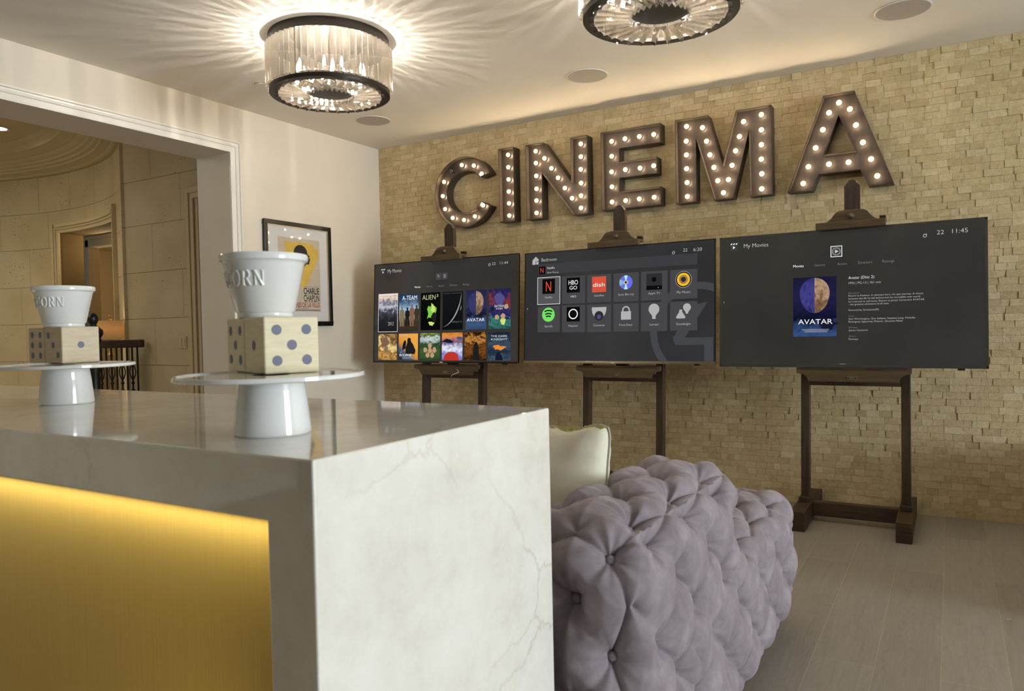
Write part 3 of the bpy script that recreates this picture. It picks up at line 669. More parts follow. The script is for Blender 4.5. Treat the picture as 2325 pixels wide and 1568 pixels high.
class TV:
    def __init__(s, name, label, x0, x1, z0, z1, group):
        s.w = x1-x0; s.h = z1-z0
        s.t = thing(name, label, 'television', ((x0+x1)/2, -0.495, z0), (-0.060, 0, 0), group); s.n = 0; s.panel = None
    def P(s, u, v, d):
        u = min(max(u, 0.006), 0.9935); v = min(max(v, 0.010), 0.976 if s.panel else 1)
        return (-s.w/2+u*s.w, -0.0006-d*0.0005, s.h*(1-v))
    def poly(s, pts, c, d=1, name='screen_shape'):
        m = c if isinstance(c, bpy.types.Material) else EC[c]
        tri = tessellate_polygon([[Vector((a, -b, 0)) for a, b in pts]])
        return MB().add([s.P(a, b, d) for a, b in pts], [tuple(q) for q in tri]).build(name, m, s.panel)
    def rect(s, u0, v0, u1, v1, c, d=1, name='screen_tile'): return s.poly([(u0, v0), (u1, v0), (u1, v1), (u0, v1)], c, d, name)
    def frame(s, u0, v0, u1, v1, c, d=2, w=0.0022):
        k = s.w/s.h; m = MB()
        for a in ((u0, v0, u1, v0+w*k), (u0, v1-w*k, u1, v1), (u0, v0, u0+w, v1), (u1-w, v0, u1, v1)):
            m.add([s.P(a[0], a[1], d), s.P(a[2], a[1], d), s.P(a[2], a[3], d), s.P(a[0], a[3], d)], [(0, 1, 2, 3)])
        return m.build('selection_frame', EC[c], s.panel)
    def disc(s, u, v, r, c, d=2, r0=0.0, a0=0, a1=360, n=40, name='screen_icon'):   # r in u units
        k = s.w/s.h; m = MB(); v_ = []; f = []
        for i in range(n+1):
            a = radians(a0+(a1-a0)*i/n)
            v_ += [s.P(u+r*cos(a), v-r*k*sin(a), d), s.P(u+r0*cos(a), v-r0*k*sin(a), d)]
        for i in range(n): f.append((2*i, 2*i+2, 2*i+3, 2*i+1))
        m.add(v_, f); return m.build(name, c if isinstance(c, bpy.types.Material) else EC[c], s.panel)
    def text(s, txt, u, v, w, h, c, d=4):
        cu = bpy.data.curves.new('screen_text', 'FONT'); cu.body = txt; cu.size = 1.0; cu.resolution_u = 3; cu.offset = -0.012 if txt not in ('Movies', 'BOURNE', 'AVATAR', 'A-TEAM', 'HBO', 'GO', 'dish', 'N') else 0.0
        o = bpy.data.objects.new('screen_text_curve', cu); me = bpy.data.meshes.new_from_object(o)
        bpy.data.objects.remove(o); n = len(me.vertices); co = np.empty(n*3); me.vertices.foreach_get('co', co); co = co.reshape(-1, 3)
        x0, x1 = co[:, 0].min(), co[:, 0].max(); sx = w*s.w/(x1-x0); sz = h*s.h/0.70
        b = s.P(u, v, d); out = np.empty_like(co); out[:, 0] = b[0]+(co[:, 0]-x0)*sx; out[:, 1] = b[1]; out[:, 2] = b[2]+co[:, 1]*sz
        me.vertices.foreach_set('co', out.ravel()); me.materials.clear(); me.materials.append(EC[c]); me.name = 'screen_text'
        q = bpy.data.objects.new('screen_text', me); COL.objects.link(q); q.parent = s.panel; return q
def tv(label, x0, x1, z0, z1, style, scol):
    s = TV('television', label, x0, x1, z0, z1, 'flat televisions held on the three easels')
    w, h = s.w, s.h
    bz = {1: 0.008, 2: 0.007, 3: 0.013}[style]; bb = {1: 0.012, 2: 0.017, 3: 0.017}[style]
    MB().box(-w/2+0.004, 0.004, 0.004, w/2-0.004, 0.026, h-0.004).box(-w*0.36, 0.024, 0.03, w*0.36, 0.032, h*0.62).build('back_shell', M['tv_black'], s.t, bevel=0.004)
    fm = {1: M['tv_black'], 2: M['tv_black'], 3: M['tv_grey']}[style]
    fr = MB().box(-w/2, -0.002, h-bz, w/2, 0.012, h).box(-w/2, -0.002, 0, -w/2+bz, 0.012, h).box(w/2-bz, -0.002, 0, w/2, 0.012, h)
    if style != 2: fr.box(-w/2, -0.002, 0, w/2, 0.012, bb)
    fr.build('bezel', fm, s.t)
    if style == 2: MB().box(-w/2, -0.004, 0, w/2, 0.012, bb).build('chrome_strip', M['chrome'], s.t, bevel=0.001)
    if style == 1: MB().box(w/2-0.003, -0.0035, 0, w/2, 0.012, h).build('bright_edge', M['chrome'], s.t)
    s.panel = MB().add([(-w/2+bz, 0.0, bb), (w/2-bz, 0.0, bb), (w/2-bz, 0.0, h-bz), (-w/2+bz, 0.0, h-bz)], [(0, 1, 2, 3)]).build('screen', m_screen('lit_screen', scol, 1.0), s.t)
    MB().box(w*0.40, 0.004, -0.010, w*0.40+0.035, 0.024, 0.001).build('sensor', M['tv_black'], s.t, bevel=0.001)
    if style != 3: MB().box(-0.013, -0.0045, 0.003, 0.013, -0.002, 0.008).build('maker_badge', EC['i'] if style == 2 else EC['g'], s.t)
    return s
TXT1 = [
 ('My Movies', 0.104, 0.0963, 0.1023, 0.0383, 'g'),
 ('22', 0.8314, 0.0921, 0.0234, 0.0248, 'g'),
 ('11:44', 0.883, 0.0916, 0.0499, 0.0275, 'g'),
 ('Movies', 0.306, 0.2644, 0.0416, 0.0187, 'w'),
 ('Genres', 0.391, 0.2642, 0.0407, 0.0169, 'd'),
 ('Actors', 0.4769, 0.265, 0.0366, 0.0183, 'd'),
 ('Directors', 0.554, 0.2651, 0.0523, 0.0196, 'd'),
 ('Ratings', 0.6432, 0.2658, 0.0428, 0.0194, 'd'),
 ('WE WERE WARNED', 0.0512, 0.3356, 0.1249, 0.0096, 'k'),
 ('2012', 0.1118, 0.6269, 0.0418, 0.0366, 'g'),
 ('A-TEAM', 0.2162, 0.3794, 0.1084, 0.0439, 'w'),
 ('ALIEN', 0.3633, 0.3853, 0.0931, 0.0477, 'y'),
 ('3', 0.4633, 0.3624, 0.0121, 0.0275, 'y'),
 ('APOLLO 13', 0.5715, 0.6152, 0.0651, 0.015, 'd'),
 ('AVATAR', 0.6715, 0.6089, 0.1168, 0.0309, 'w'),
 ('BATMAN', 0.8521, 0.4849, 0.06, 0.0217, 'w'),
 ('& ROBIN', 0.8612, 0.5057, 0.0414, 0.0174, 'w'),
 ('MATT DAMON', 0.2024, 0.7364, 0.0559, 0.011, 'g'),
 ('THE', 0.2035, 0.9009, 0.0141, 0.0094, 'w'),
 ('BOURNE', 0.2017, 0.936, 0.0881, 0.0234, 'w'),
 ('IDENTITY', 0.2243, 0.9647, 0.0768, 0.0218, 'g'),
 ('RIDDICK', 0.6714, 0.7846, 0.1197, 0.0264, 'o'),
 ('THE DARK', 0.8309, 0.7594, 0.1022, 0.0187, 'w'),
 ('KNIGHT', 0.8312, 0.7883, 0.1022, 0.0187, 'w'),
 ('TOM HANKS', 0.5105, 0.3377, 0.1246, 0.006, 'd')]
TXT2 = [
 ('Bedroom', 0.1001, 0.0858, 0.0876, 0.0314, 'g'),
 ('22', 0.8492, 0.0874, 0.0199, 0.0256, 'g'),
 ('6:20', 0.8978, 0.0902, 0.0399, 0.0282, 'g'),
 ('Netflix', 0.1341, 0.1568, 0.0429, 0.0203, 'w'),
 ('Now Playing', 0.1342, 0.1956, 0.0644, 0.0156, 'g'),
 ('Netflix', 0.122, 0.4201, 0.0425, 0.0188, 'g'),
 ('HBO', 0.2685, 0.4211, 0.0312, 0.0184, 'g'),
 ('Satellite', 0.3991, 0.4225, 0.0524, 0.0181, 'g'),
 ('Sony Blu-ray', 0.5259, 0.4227, 0.081, 0.0177, 'g'),
 ('Apple TV', 0.6799, 0.4235, 0.0578, 0.0173, 'g'),
 ('My Music', 0.8194, 0.4248, 0.0641, 0.0184, 'g'),
 ('Spotify', 0.1211, 0.6783, 0.0464, 0.0187, 'g'),
 ('Napster', 0.2577, 0.6783, 0.0534, 0.0184, 'g'),
 ('Cameras', 0.395, 0.6792, 0.0598, 0.018, 'g'),
 ('Front Door', 0.5327, 0.6803, 0.0682, 0.0176, 'g'),
 ('Lamps', 0.6869, 0.6816, 0.0448, 0.0173, 'g'),
 ('Goodnight', 0.8171, 0.6832, 0.0686, 0.0184, 'g'),
 ('HBO', 0.2564, 0.3082, 0.0526, 0.04, 'w'),
 ('GO', 0.2615, 0.3504, 0.0428, 0.0307, 'w'),
 ('dish', 0.3918, 0.3373, 0.0632, 0.0346, 'w'),
 ('N', 0.0934, 0.1874, 0.0184, 0.0458, 'r'),
 ('N', 0.1268, 0.357, 0.0304, 0.0908, 'r')]
TXT3 = [
 ('My Movies', 0.1046, 0.0915, 0.1023, 0.0308, 'g'),
 ('22', 0.8349, 0.0935, 0.023, 0.029, 'g'),
 ('11:45', 0.8853, 0.0925, 0.0511, 0.0302, 'g'),
 ('Movies', 0.3086, 0.2636, 0.0414, 0.0193, 'w'),
 ('Genres', 0.3935, 0.264, 0.0402, 0.019, 'd'),
 ('Actors', 0.4801, 0.2641, 0.0363, 0.0187, 'd'),
 ('Directors', 0.5576, 0.2638, 0.0513, 0.0202, 'd'),
 ('Ratings', 0.6462, 0.2636, 0.0418, 0.0199, 'd'),
 ('Avatar (Disc 2)', 0.5215, 0.3685, 0.0944, 0.0202, 'w'),
 ('1993 | PG-13 | 161 min', 0.522, 0.4053, 0.1175, 0.0168, 'g'),
 ('Synopsis', 0.5217, 0.4736, 0.0392, 0.0119, 'd'),
 ('Return to Pandora. A reluctant hero. An epic journey. A choice', 0.5217, 0.4936, 0.2656, 0.0124, 'g'),
 ('between the life he left behind and the incredible new world', 0.5217, 0.5143, 0.2547, 0.0124, 'g'),
 ("he's learned to call home. Return to James Cameron's AVATAR", 0.5218, 0.5354, 0.2691, 0.0124, 'g'),
 ('- the greatest adventure of all time.', 0.5218, 0.5552, 0.1471, 0.0125, 'g'),
 ('Powered by Gracenote(R)', 0.5219, 0.5958, 0.1101, 0.0125, 'g'),
 ('Cast', 0.5219, 0.6375, 0.0195, 0.0119, 'd'),
 ('Sam Worthington, Zoe Saldana, Stephen Lang, Michelle', 0.522, 0.6586, 0.2374, 0.0124, 'g'),
 ('Rodriguez, Sigourney Weaver, Giovanni Ribisi', 0.522, 0.6786, 0.1934, 0.0125, 'g'),
 ('Director', 0.5221, 0.7189, 0.0335, 0.0118, 'd'),
 ('James Cameron', 0.5221, 0.7396, 0.0705, 0.0126, 'g'),
 ('Genre', 0.5222, 0.7804, 0.0251, 0.0118, 'd'),
 ('Fantasy', 0.5222, 0.802, 0.0344, 0.0127, 'g'),
 ('AVATAR', 0.3283, 0.6845, 0.1327, 0.0364, 'w'),
 ('SAMSUNG', 0.4864, 0.9879, 0.0232, 0.0051, 'g')]
SEARCH1 = [(0.4553, 0.1314, 0.4938, 0.1956), (0.4987, 0.1326, 0.5373, 0.1966)]
TILES1 = [(0.0383, 0.3095, 0.1814, 0.6887), (0.1943, 0.3224, 0.3366, 0.6825), (0.3518, 0.3167, 0.4897, 0.6821), (0.5054, 0.3184, 0.6443, 0.6833), (0.6641, 0.314, 0.7984, 0.684), (0.8134, 0.315, 0.9526, 0.6833), (0.0387, 0.7132, 0.1792, 0.9724), (0.1932, 0.7121, 0.3342, 0.9725), (0.35, 0.7119, 0.4899, 0.9733), (0.5041, 0.7102, 0.6439, 0.9732), (0.6584, 0.711, 0.7977, 0.9746), (0.8108, 0.7133, 0.9523, 0.9738)]
TILES2 = [(0.0772, 0.2283, 0.2087, 0.474), (0.2195, 0.2322, 0.3486, 0.474), (0.36, 0.2311, 0.4892, 0.4721), (0.5012, 0.2323, 0.6312, 0.4743), (0.6435, 0.2311, 0.774, 0.4733), (0.7871, 0.2321, 0.9163, 0.4707), (0.0799, 0.4897, 0.2082, 0.7235), (0.2205, 0.4894, 0.3493, 0.7265), (0.3607, 0.4909, 0.4897, 0.7293), (0.5016, 0.4912, 0.6314, 0.728), (0.6437, 0.4914, 0.7739, 0.7291), (0.787, 0.4919, 0.9167, 0.7289)]
STRIP2 = (0.0796, 0.1079, 0.9164, 0.1976)
ICN2 = {'N1': (0.0851, 0.1299, 0.123, 0.1986), 'N2': (0.1062, 0.2455, 0.1791, 0.3787), 'H': (0.2461, 0.2467, 0.3196, 0.378), 'D': (0.3866, 0.25, 0.4615, 0.3855), 'Np': (0.247, 0.5046, 0.3204, 0.6331), 'A': (0.6699, 0.2507, 0.7476, 0.3867)}
PLAY3 = (0.4545, 0.1237, 0.4984, 0.2036)
POST3 = (0.308, 0.3417, 0.4761, 0.7753)

def clapper(s, u, v, k):
    for i in range(3): s.poly([(u+i*0.011*k, v+0.012*k), (u+0.007*k+i*0.011*k, v+0.010*k), (u+0.0095*k+i*0.011*k, v), (u+0.0045*k+i*0.011*k, v+0.001*k)], 'w', 3)
    s.rect(u, v+0.014*k, u+0.031*k, v+0.060*k, 's', 2); s.poly([(u+0.012*k, v+0.022*k), (u+0.022*k, v+0.033*k), (u+0.012*k, v+0.045*k)], 'w', 4)
def weather(s, u, v, r):
    s.disc(u, v, r, 'g', 3, r*0.72, 0, 360); s.disc(u+r*0.4, v-r*0.9, r*0.55, 'g', 3, r*0.40, -30, 150, 12)
    for a in (20, 70, 120): s.disc(u+r*0.4+r*0.95*cos(radians(a)), v-r*0.9-r*1.6*sin(radians(a)), r*0.12, 'g', 3, 0, n=8)
# --- film tiles: a soft two or three colour picture on each, plus plain silhouettes
def film(name, stops, horiz=0.0, scale=3.0, dist=0.6, amt=0.5, seed=0.0, k=0.9, xs=0.0):
    q = NT(name); g = q.n.new('ShaderNodeTexCoord'); sp = q.new('ShaderNodeSeparateXYZ', Vector=(g, 'Generated'))
    mp = q.new('ShaderNodeMapping', Vector=(g, 'Generated')); mp.inputs['Location'].default_value = (seed, seed*0.7, seed*1.3); mp.inputs['Scale'].default_value = (1, 1, 1.5)
    n = q.new('ShaderNodeTexNoise', Scale=scale, Detail=7.0, Roughness=0.62, Distortion=dist, Vector=mp)
    zz = q.new('ShaderNodeMath', _operation='MULTIPLY', i0=(sp, 2), i1=1-amt); nn = q.new('ShaderNodeMath', _operation='MULTIPLY', i0=n, i1=amt)
    a = q.new('ShaderNodeMath', _operation='ADD', i0=zz, i1=nn)
    if xs:
        xx = q.new('ShaderNodeMath', _operation='MULTIPLY', i0=(sp, 0), i1=xs); a = q.new('ShaderNodeMath', _operation='ADD', i0=a, i1=xx)
    e = q.new('ShaderNodeEmission', Color=q.ramp(a, stops), Strength=k*0.62); q.set(q.out, 'Surface', e); return q.m
def blobshape(cu, cv, ru, rv, seed, n=22, j=0.22):
    r = random.Random(seed); ph = [r.uniform(0, 6.28) for _ in range(4)]
    return [(cu+ru*(1+j*sin(3*t+ph[0])+j*0.6*sin(5*t+ph[1]))*cos(t), cv+rv*(1+j*sin(2*t+ph[2])+j*0.6*sin(7*t+ph[3]))*sin(t)) for t in [2*pi*i/n for i in range(n)]]
def person_shape(u, v0, v1, w):    # plain standing figure, v0 head top, v1 feet
    h = v1-v0
    return [(u-w*.16, v0+h*.03), (u, v0), (u+w*.16, v0+h*.03), (u+w*.18, v0+h*.10), (u+w*.10, v0+h*.15), (u+w*.42, v0+h*.20), (u+w*.5, v0+h*.45), (u+w*.36, v0+h*.52), (u+w*.40, v1), (u+w*.08, v1), (u, v0+h*.6), (u-w*.10, v1), (u-w*.42, v1), (u-w*.36, v0+h*.52), (u-w*.5, v0+h*.42), (u-w*.42, v0+h*.20), (u-w*.10, v0+h*.15), (u-w*.18, v0+h*.10)]
D1 = srgb(37,35,34)
s = tv('left television showing two rows of film tiles', 0.304, 1.712, 0.953, 1.777, 1, D1)
clapper(s, 0.052, 0.052, 1.0); weather(s, 0.815, 0.088, 0.0065)
for u0, v0, u1, v1 in SEARCH1: s.rect(u0, v0, u1, v1, 't', 1)
s.disc(0.473, 0.158, 0.006, 'g', 3, 0.0047); s.poly([(0.4765, 0.165), (0.478, 0.163), (0.482, 0.172), (0.481, 0.174)], 'g', 3)
for k in range(4): s.rect(0.511, 0.149+0.009*k, 0.525, 0.1515+0.009*k, 'g', 3)
F = [film('film_snow_peaks', [(0.0, srgb(20,20,22)), (0.38, srgb(34,34,36)), (0.52, srgb(66,66,78)), (0.6, srgb(190,190,205)), (0.66, srgb(96,96,112)), (0.74, srgb(226,205,190)), (1, srgb(225,222,220))], scale=5, amt=0.42, seed=1),
     film('film_sky_desert', [(0.0, srgb(40,32,24)), (0.3, srgb(66,56,42)), (0.42, srgb(150,132,110)), (0.55, srgb(150,180,205)), (0.75, srgb(38,66,100)), (1, srgb(20,34,60))], scale=4, amt=0.25, seed=2),
     film('film_green_glow', [(0.0, srgb(6,7,8)), (0.45, srgb(8,10,8)), (0.62, srgb(10,14,10)), (1, srgb(8,8,8))], scale=4, amt=0.5, seed=3),
     film('film_dark_space', [(0.0, srgb(10,12,13)), (1, srgb(22,24,26))], scale=4, amt=0.5, seed=4),
     film('film_blue_tan', [(0.0, srgb(24,34,66)), (0.30, srgb(60,84,120)), (0.42, srgb(16,18,36)), (0.55, srgb(46,48,88)), (0.75, srgb(36,38,72)), (1, srgb(24,24,40))], scale=5, amt=0.4, seed=5),
     film('film_violet_red', [(0.2, srgb(14,12,26)), (0.38, srgb(60,120,110)), (0.45, srgb(40,26,80)), (0.55, srgb(44,48,96)), (0.62, srgb(120,50,44)), (0.72, srgb(32,36,84)), (1, srgb(24,26,56))], scale=6, amt=0.5, seed=6, xs=0.05),
     film('film_gold_brown', [(0.25, srgb(66,40,20)), (0.4, srgb(196,150,80)), (0.48, srgb(120,76,34)), (0.58, srgb(236,206,140)), (0.7, srgb(90,56,28)), (1, srgb(230,190,110))], scale=4, amt=0.6, seed=7, xs=0.12),
     film('film_blue_orange', [(0.25, srgb(36,46,60)), (0.48, srgb(70,90,112)), (0.62, srgb(196,132,50)), (0.8, srgb(214,150,60)), (1, srgb(222,160,70))], scale=2.5, amt=0.25, seed=8, xs=0.5),
     film('film_green_lawn', [(0.1, srgb(30,50,28)), (0.4, srgb(60,92,50)), (0.55, srgb(36,60,30)), (0.68, srgb(190,205,200)), (0.76, srgb(52,70,36)), (0.86, srgb(170,196,70)), (1, srgb(190,210,80))], scale=6, amt=0.4, seed=9),
     film('film_orange_violet', [(0.1, srgb(150,70,80)), (0.3, srgb(120,120,190)), (0.45, srgb(225,225,240)), (0.58, srgb(90,70,120)), (0.72, srgb(216,140,60)), (0.9, srgb(150,80,40)), (1, srgb(60,50,110))], scale=4, amt=0.4, seed=10),
     film('film_dark_ember', [(0.3, srgb(30,18,10)), (0.45, srgb(120,70,28)), (0.52, srgb(60,34,16)), (0.6, srgb(190,130,60)), (0.68, srgb(44,24,12)), (1, srgb(20,12,8))], scale=5, amt=0.6, seed=11),
     film('film_steel_blue', [(0.2, srgb(70,90,112)), (0.4, srgb(30,40,54)), (0.55, srgb(56,74,92)), (0.7, srgb(28,38,52)), (1, srgb(22,30,42))], scale=4, amt=0.5, seed=12)]
for i, (u0, v0, u1, v1) in enumerate(TILES1): s.rect(u0, v0, u1, v1, F[i], 1, 'film_tile')
a = TILES1[0]; s.frame(a[0]-0.002, a[1]-0.003, a[2]+0.002, a[3]+0.003, 'w', 4)
FM = {k: emat('film_'+k, c, 0.9) for k, c in dict(olive=srgb(58,50,38), khaki=srgb(120,106,84), coat=srgb(30,28,26), green=srgb(120,190,70), pale=srgb(196,212,110), skin=srgb(178,142,112), skind=srgb(120,90,70), navy=srgb(20,24,44), silver=srgb(150,150,150), fire=srgb(216,132,50), brick=srgb(176,50,38), violet=srgb(76,74,124), white=srgb(215,215,220)).items()}
for k, u in enumerate((0.215, 0.255, 0.288, 0.322)): s.poly(person_shape(u, 0.44+0.02*(k % 2)-0.01*k, 0.64, 0.036), FM[('khaki', 'coat', 'skind', 'olive')[k]], 2)
s.poly(blobshape(0.425, 0.50, 0.030, 0.075, 3, j=0.3), FM['green'], 2); s.poly(blobshape(0.437, 0.47, 0.012, 0.05, 8, j=0.3), FM['pale'], 3); s.poly(blobshape(0.447, 0.56, 0.018, 0.045, 5), FM['coat'], 3); s.poly(blobshape(0.428, 0.62, 0.018, 0.022, 9), FM['pale'], 3)
cr = []
for i in range(15):
    q = i/14; cr.append((0.5075+0.126*sin(q*pi/2)**0.9, 0.655-0.315*(1-cos(q*pi/2))**0.8))
s.poly(cr+[(u-0.0075*sin(pi*i/14)-0.0004, v-0.004*sin(pi*i/14)) for i, (u, v) in list(enumerate(cr))[::-1]], FM['silver'], 2)
s.poly([(0.632, 0.455), (0.634, 0.47), (0.631, 0.492), (0.626, 0.505), (0.629, 0.48)], FM['silver'], 2)
hd = [(0.7313+0.048*cos(radians(a)), 0.425-0.125*sin(radians(a))*(1.0 if sin(radians(a)) < 0 else 0.8)) for a in range(90, 271, 10)]
s.poly(hd, film('film_blue_side', [(0.25, srgb(34,32,70)), (0.5, srgb(58,58,104)), (0.75, srgb(36,36,72))], scale=4, amt=0.7, seed=16), 2)
s.poly([(2*0.7313-u_, v_) for u_, v_ in hd], film('film_tan_side', [(0.25, srgb(58,42,34)), (0.45, srgb(120,92,70)), (0.6, srgb(178,146,118)), (0.8, srgb(88,66,50))], scale=4, amt=0.7, seed=17), 2)
for j, (u, v, r, c) in enumerate([(0.882, 0.41, 0.030, 'violet'), (0.925, 0.48, 0.013, 'skin'), (0.866, 0.575, 0.013, 'skin'), (0.905, 0.57, 0.014, 'skin'), (0.838, 0.50, 0.010, 'coat'), (0.905, 0.615, 0.016, 'pale')]): s.poly(blobshape(u, v, r, r*1.9, j+30, j=0.12), FM[c], 2)
s.poly(blobshape(0.085, 0.80, 0.030, 0.06, 41), FM['skind'], 2); s.poly(blobshape(0.100, 0.87, 0.014, 0.04, 42), FM['khaki'], 3)
s.poly(person_shape(0.270, 0.755, 1.06, 0.085)[:0] or [(0.258, 0.765), (0.268, 0.752), (0.281, 0.760), (0.284, 0.79), (0.300, 0.82), (0.318, 0.88), (0.312, 0.915), (0.245, 0.915), (0.244, 0.85), (0.256, 0.81)], FM['coat'], 2)
s.poly([(0.232, 0.785), (0.243, 0.775), (0.249, 0.80), (0.243, 0.86), (0.220, 0.88), (0.222, 0.83)], FM['navy'], 2)
for j, (u, v) in enumerate([(0.420, 0.835), (0.388, 0.875), (0.452, 0.875), (0.405, 0.925), (0.437, 0.925), (0.421, 0.88)]): s.poly(blobshape(u, v, 0.014, 0.026, j+50, j=0.1), FM['skin'], 2)
s.poly([(0.515, 0.975), (0.522, 0.925), (0.548, 0.895), (0.585, 0.893), (0.612, 0.918), (0.622, 0.975)], FM['brick'], 2); s.poly(blobshape(0.545, 0.79, 0.035, 0.018, 62), FM['navy'], 2); s.poly(blobshape(0.625, 0.765, 0.022, 0.014, 63), FM['violet'], 2)
s.poly(person_shape(0.733, 0.80, 1.06, 0.05)[:0] or [(0.725, 0.812), (0.733, 0.798), (0.742, 0.812), (0.752, 0.85), (0.752, 0.972), (0.712, 0.972), (0.715, 0.85)], FM['coat'], 2)
s.poly(blobshape(0.880, 0.855, 0.036, 0.022, 71, j=0.3), FM['fire'], 2); s.poly([(0.872, 0.90), (0.878, 0.89), (0.884, 0.90), (0.900, 0.93), (0.906, 0.972), (0.858, 0.972), (0.860, 0.93)], FM['navy'], 2)
for a in TXT1: s.text(*a)
s2 = s
# --- middle television
s = tv('middle television showing a grid of grey app tiles', 1.763, 3.179, 0.957, 1.769, 2, srgb(32,32,34))
weather(s, 0.802, 0.092, 0.0065)
s.poly([(0.0459, 0.0695), (0.0656, 0.0361), (0.0845, 0.0655), (0.082, 0.0700), (0.082, 0.078), (0.065, 0.080), (0.065, 0.1091), (0.0459, 0.1091)], 'i', 3); s.rect(0.068, 0.0835, 0.0825, 0.108, 'i', 3)
# large pale mark behind the tiles
s.disc(0.9198, 0.7396, 0.2303, 'm', 1, 0.1960, 57.0, 232, 60, 'background_mark')
s.poly([(0.965, 0.500), (0.905, 0.520), (0.800, 0.785), (0.812, 0.845), (0.948, 0.845), (0.948, 0.975), (0.990, 0.975), (0.990, 0.785), (0.858, 0.785)], 'm', 1, 'background_mark')
s.rect(*STRIP2, 's', 2)
for i, a in enumerate(TILES2): s.rect(*a, 'T' if i == 0 else 't', 2)
a = TILES2[0]; s.frame(*a, 'w', 4)
s.rect(*ICN2['N1'], 'b', 3); s.rect(*ICN2['N2'], 'b', 3); s.rect(*ICN2['H'], 'b', 3); s.rect(*ICN2['D'], 'R', 3); s.rect(*ICN2['Np'], 'b', 3); s.rect(*ICN2['A'], 'A', 3)
s.rect(0.670, 0.352, 0.7476, 0.3867, 'b', 4); s.disc(0.7081, 0.302, 0.0115, 'b', 5); s.disc(0.729, 0.369, 0.0016, 'w', 5, n=10); s.poly([(0.708, 0.284), (0.714, 0.272), (0.709, 0.278)], 'b', 5)
s.disc(0.5656, 0.3127, 0.034, 'B', 3); s.disc(0.5656, 0.3127, 0.034, 'c', 4, 0.012, 75, 105, 8); s.disc(0.5656, 0.3127, 0.034, 'c', 4, 0.012, 255, 285, 8); s.disc(0.5656, 0.3127, 0.034, 'l', 4, 0.012, 150, 210, 8)
s.disc(0.5656, 0.3127, 0.0125, 'i', 5); s.disc(0.5656, 0.3127, 0.005, 'b', 6)
s.disc(0.8511, 0.3136, 0.0385, 'i', 3); s.disc(0.8511, 0.3136, 0.0365, 'b', 4); s.disc(0.8511, 0.3136, 0.031, 'Y', 5); s.disc(0.8511, 0.3136, 0.021, 'o', 6, 0.012); s.disc(0.8511, 0.3136, 0.012, 'A', 7)
s.disc(0.1424, 0.566, 0.0365, 'G', 3)
for r, v, q in ((0.052, 0.612, 28), (0.042, 0.622, 28), (0.033, 0.630, 28)): s.disc(0.1424, v, r*0.98, 'b', 4, r*0.98-0.0065, 90-q, 90+q, 14)
s.disc(0.2835, 0.567, 0.026, 'w', 4, 0.0205)
s.rect(0.3861, 0.515, 0.4640, 0.545, 'i', 3); s.disc(0.4247, 0.545, 0.037, 'i', 3, 0, 180, 360, 24); s.disc(0.4247, 0.590, 0.024, 'A', 4, 0, 0, 360); s.disc(0.4250, 0.598, 0.0105, 'v', 5)
s.rect(0.541, 0.558, 0.5925, 0.628, 'i', 3); s.disc(0.5668, 0.548, 0.020, 'i', 3, 0.0130, 0, 180, 24); s.rect(0.5468, 0.545, 0.5538, 0.560, 'i', 3); s.rect(0.5798, 0.545, 0.5868, 0.560, 'i', 3)
s.disc(0.7081, 0.548, 0.0265, 'i', 3); s.poly([(0.686, 0.570), (0.7302, 0.570), (0.7165, 0.605), (0.7165, 0.628), (0.6995, 0.628), (0.6995, 0.605)], 'i', 3)
s.disc(0.8678, 0.541, 0.0185, 'i', 3); s.poly([(0.852, 0.556), (0.8835, 0.556), (0.874, 0.580), (0.873, 0.592), (0.862, 0.592), (0.8615, 0.580)], 'i', 3)
s.poly([(0.832, 0.558), (0.8445, 0.558), (0.846, 0.578), (0.8615, 0.620), (0.857, 0.630), (0.820, 0.630), (0.8155, 0.620), (0.8305, 0.578)], 'i', 3)
s.poly([(0.020, 0.498), (0.0155, 0.508), (0.020, 0.518), (0.0185, 0.508)], 'g', 3)
for a in TXT2: s.text(*a)
# --- right television
s = tv('right television showing one film page with lines of text', 3.206, 4.658, 0.942, 1.769, 3, srgb(35,34,31))
clapper(s, 0.046, 0.050, 1.0); weather(s, 0.794, 0.096, 0.0065)
s.rect(*PLAY3, 't', 2); s.frame(*PLAY3, 'w', 3, 0.0025); a = PLAY3; cu, cv = (a[0]+a[2])/2, (a[1]+a[3])/2
s.disc(cu, cv, 0.0155, 'g', 4, 0.0138); s.poly([(cu-0.005, cv-0.014), (cu+0.0085, cv), (cu-0.005, cv+0.014)], 'g', 4)
fm = F[4]; a = POST3
s.rect(*a, film('film_night_blue', [(0.0, srgb(20,28,70)), (0.22, srgb(52,76,120)), (0.36, srgb(14,16,38)), (0.6, srgb(30,30,66)), (1, srgb(20,20,36))], scale=5, amt=0.35, seed=15), 1, 'film_tile')
hd = [(0.3925+0.058*cos(radians(a)), 0.455-0.150*sin(radians(a))*(1.0 if sin(radians(a)) < 0 else 0.72)) for a in range(90, 271, 10)]
s.poly(hd, film('film_blue_half', [(0.25, srgb(34,32,70)), (0.5, srgb(64,62,130)), (0.75, srgb(40,40,92))], scale=4, amt=0.7, seed=16), 2)
s.poly([(2*0.3925-u_, v_) for u_, v_ in hd], film('film_tan_half', [(0.25, srgb(58,42,34)), (0.45, srgb(120,92,70)), (0.6, srgb(178,146,118)), (0.8, srgb(88,66,50))], scale=4, amt=0.7, seed=17), 2)
s.poly(blobshape(0.440, 0.69, 0.034, 0.035, 44), FM['navy'], 2)
for k in range(3): s.rect(0.342+0.006*k, 0.722+0.009*k, 0.448-0.004*k, 0.725+0.009*k, 'i', 3)
s.poly([(0.020, 0.494), (0.0165, 0.503), (0.020, 0.512), (0.0188, 0.503)], 'g', 3)
for a in TXT3: s.text(*a)
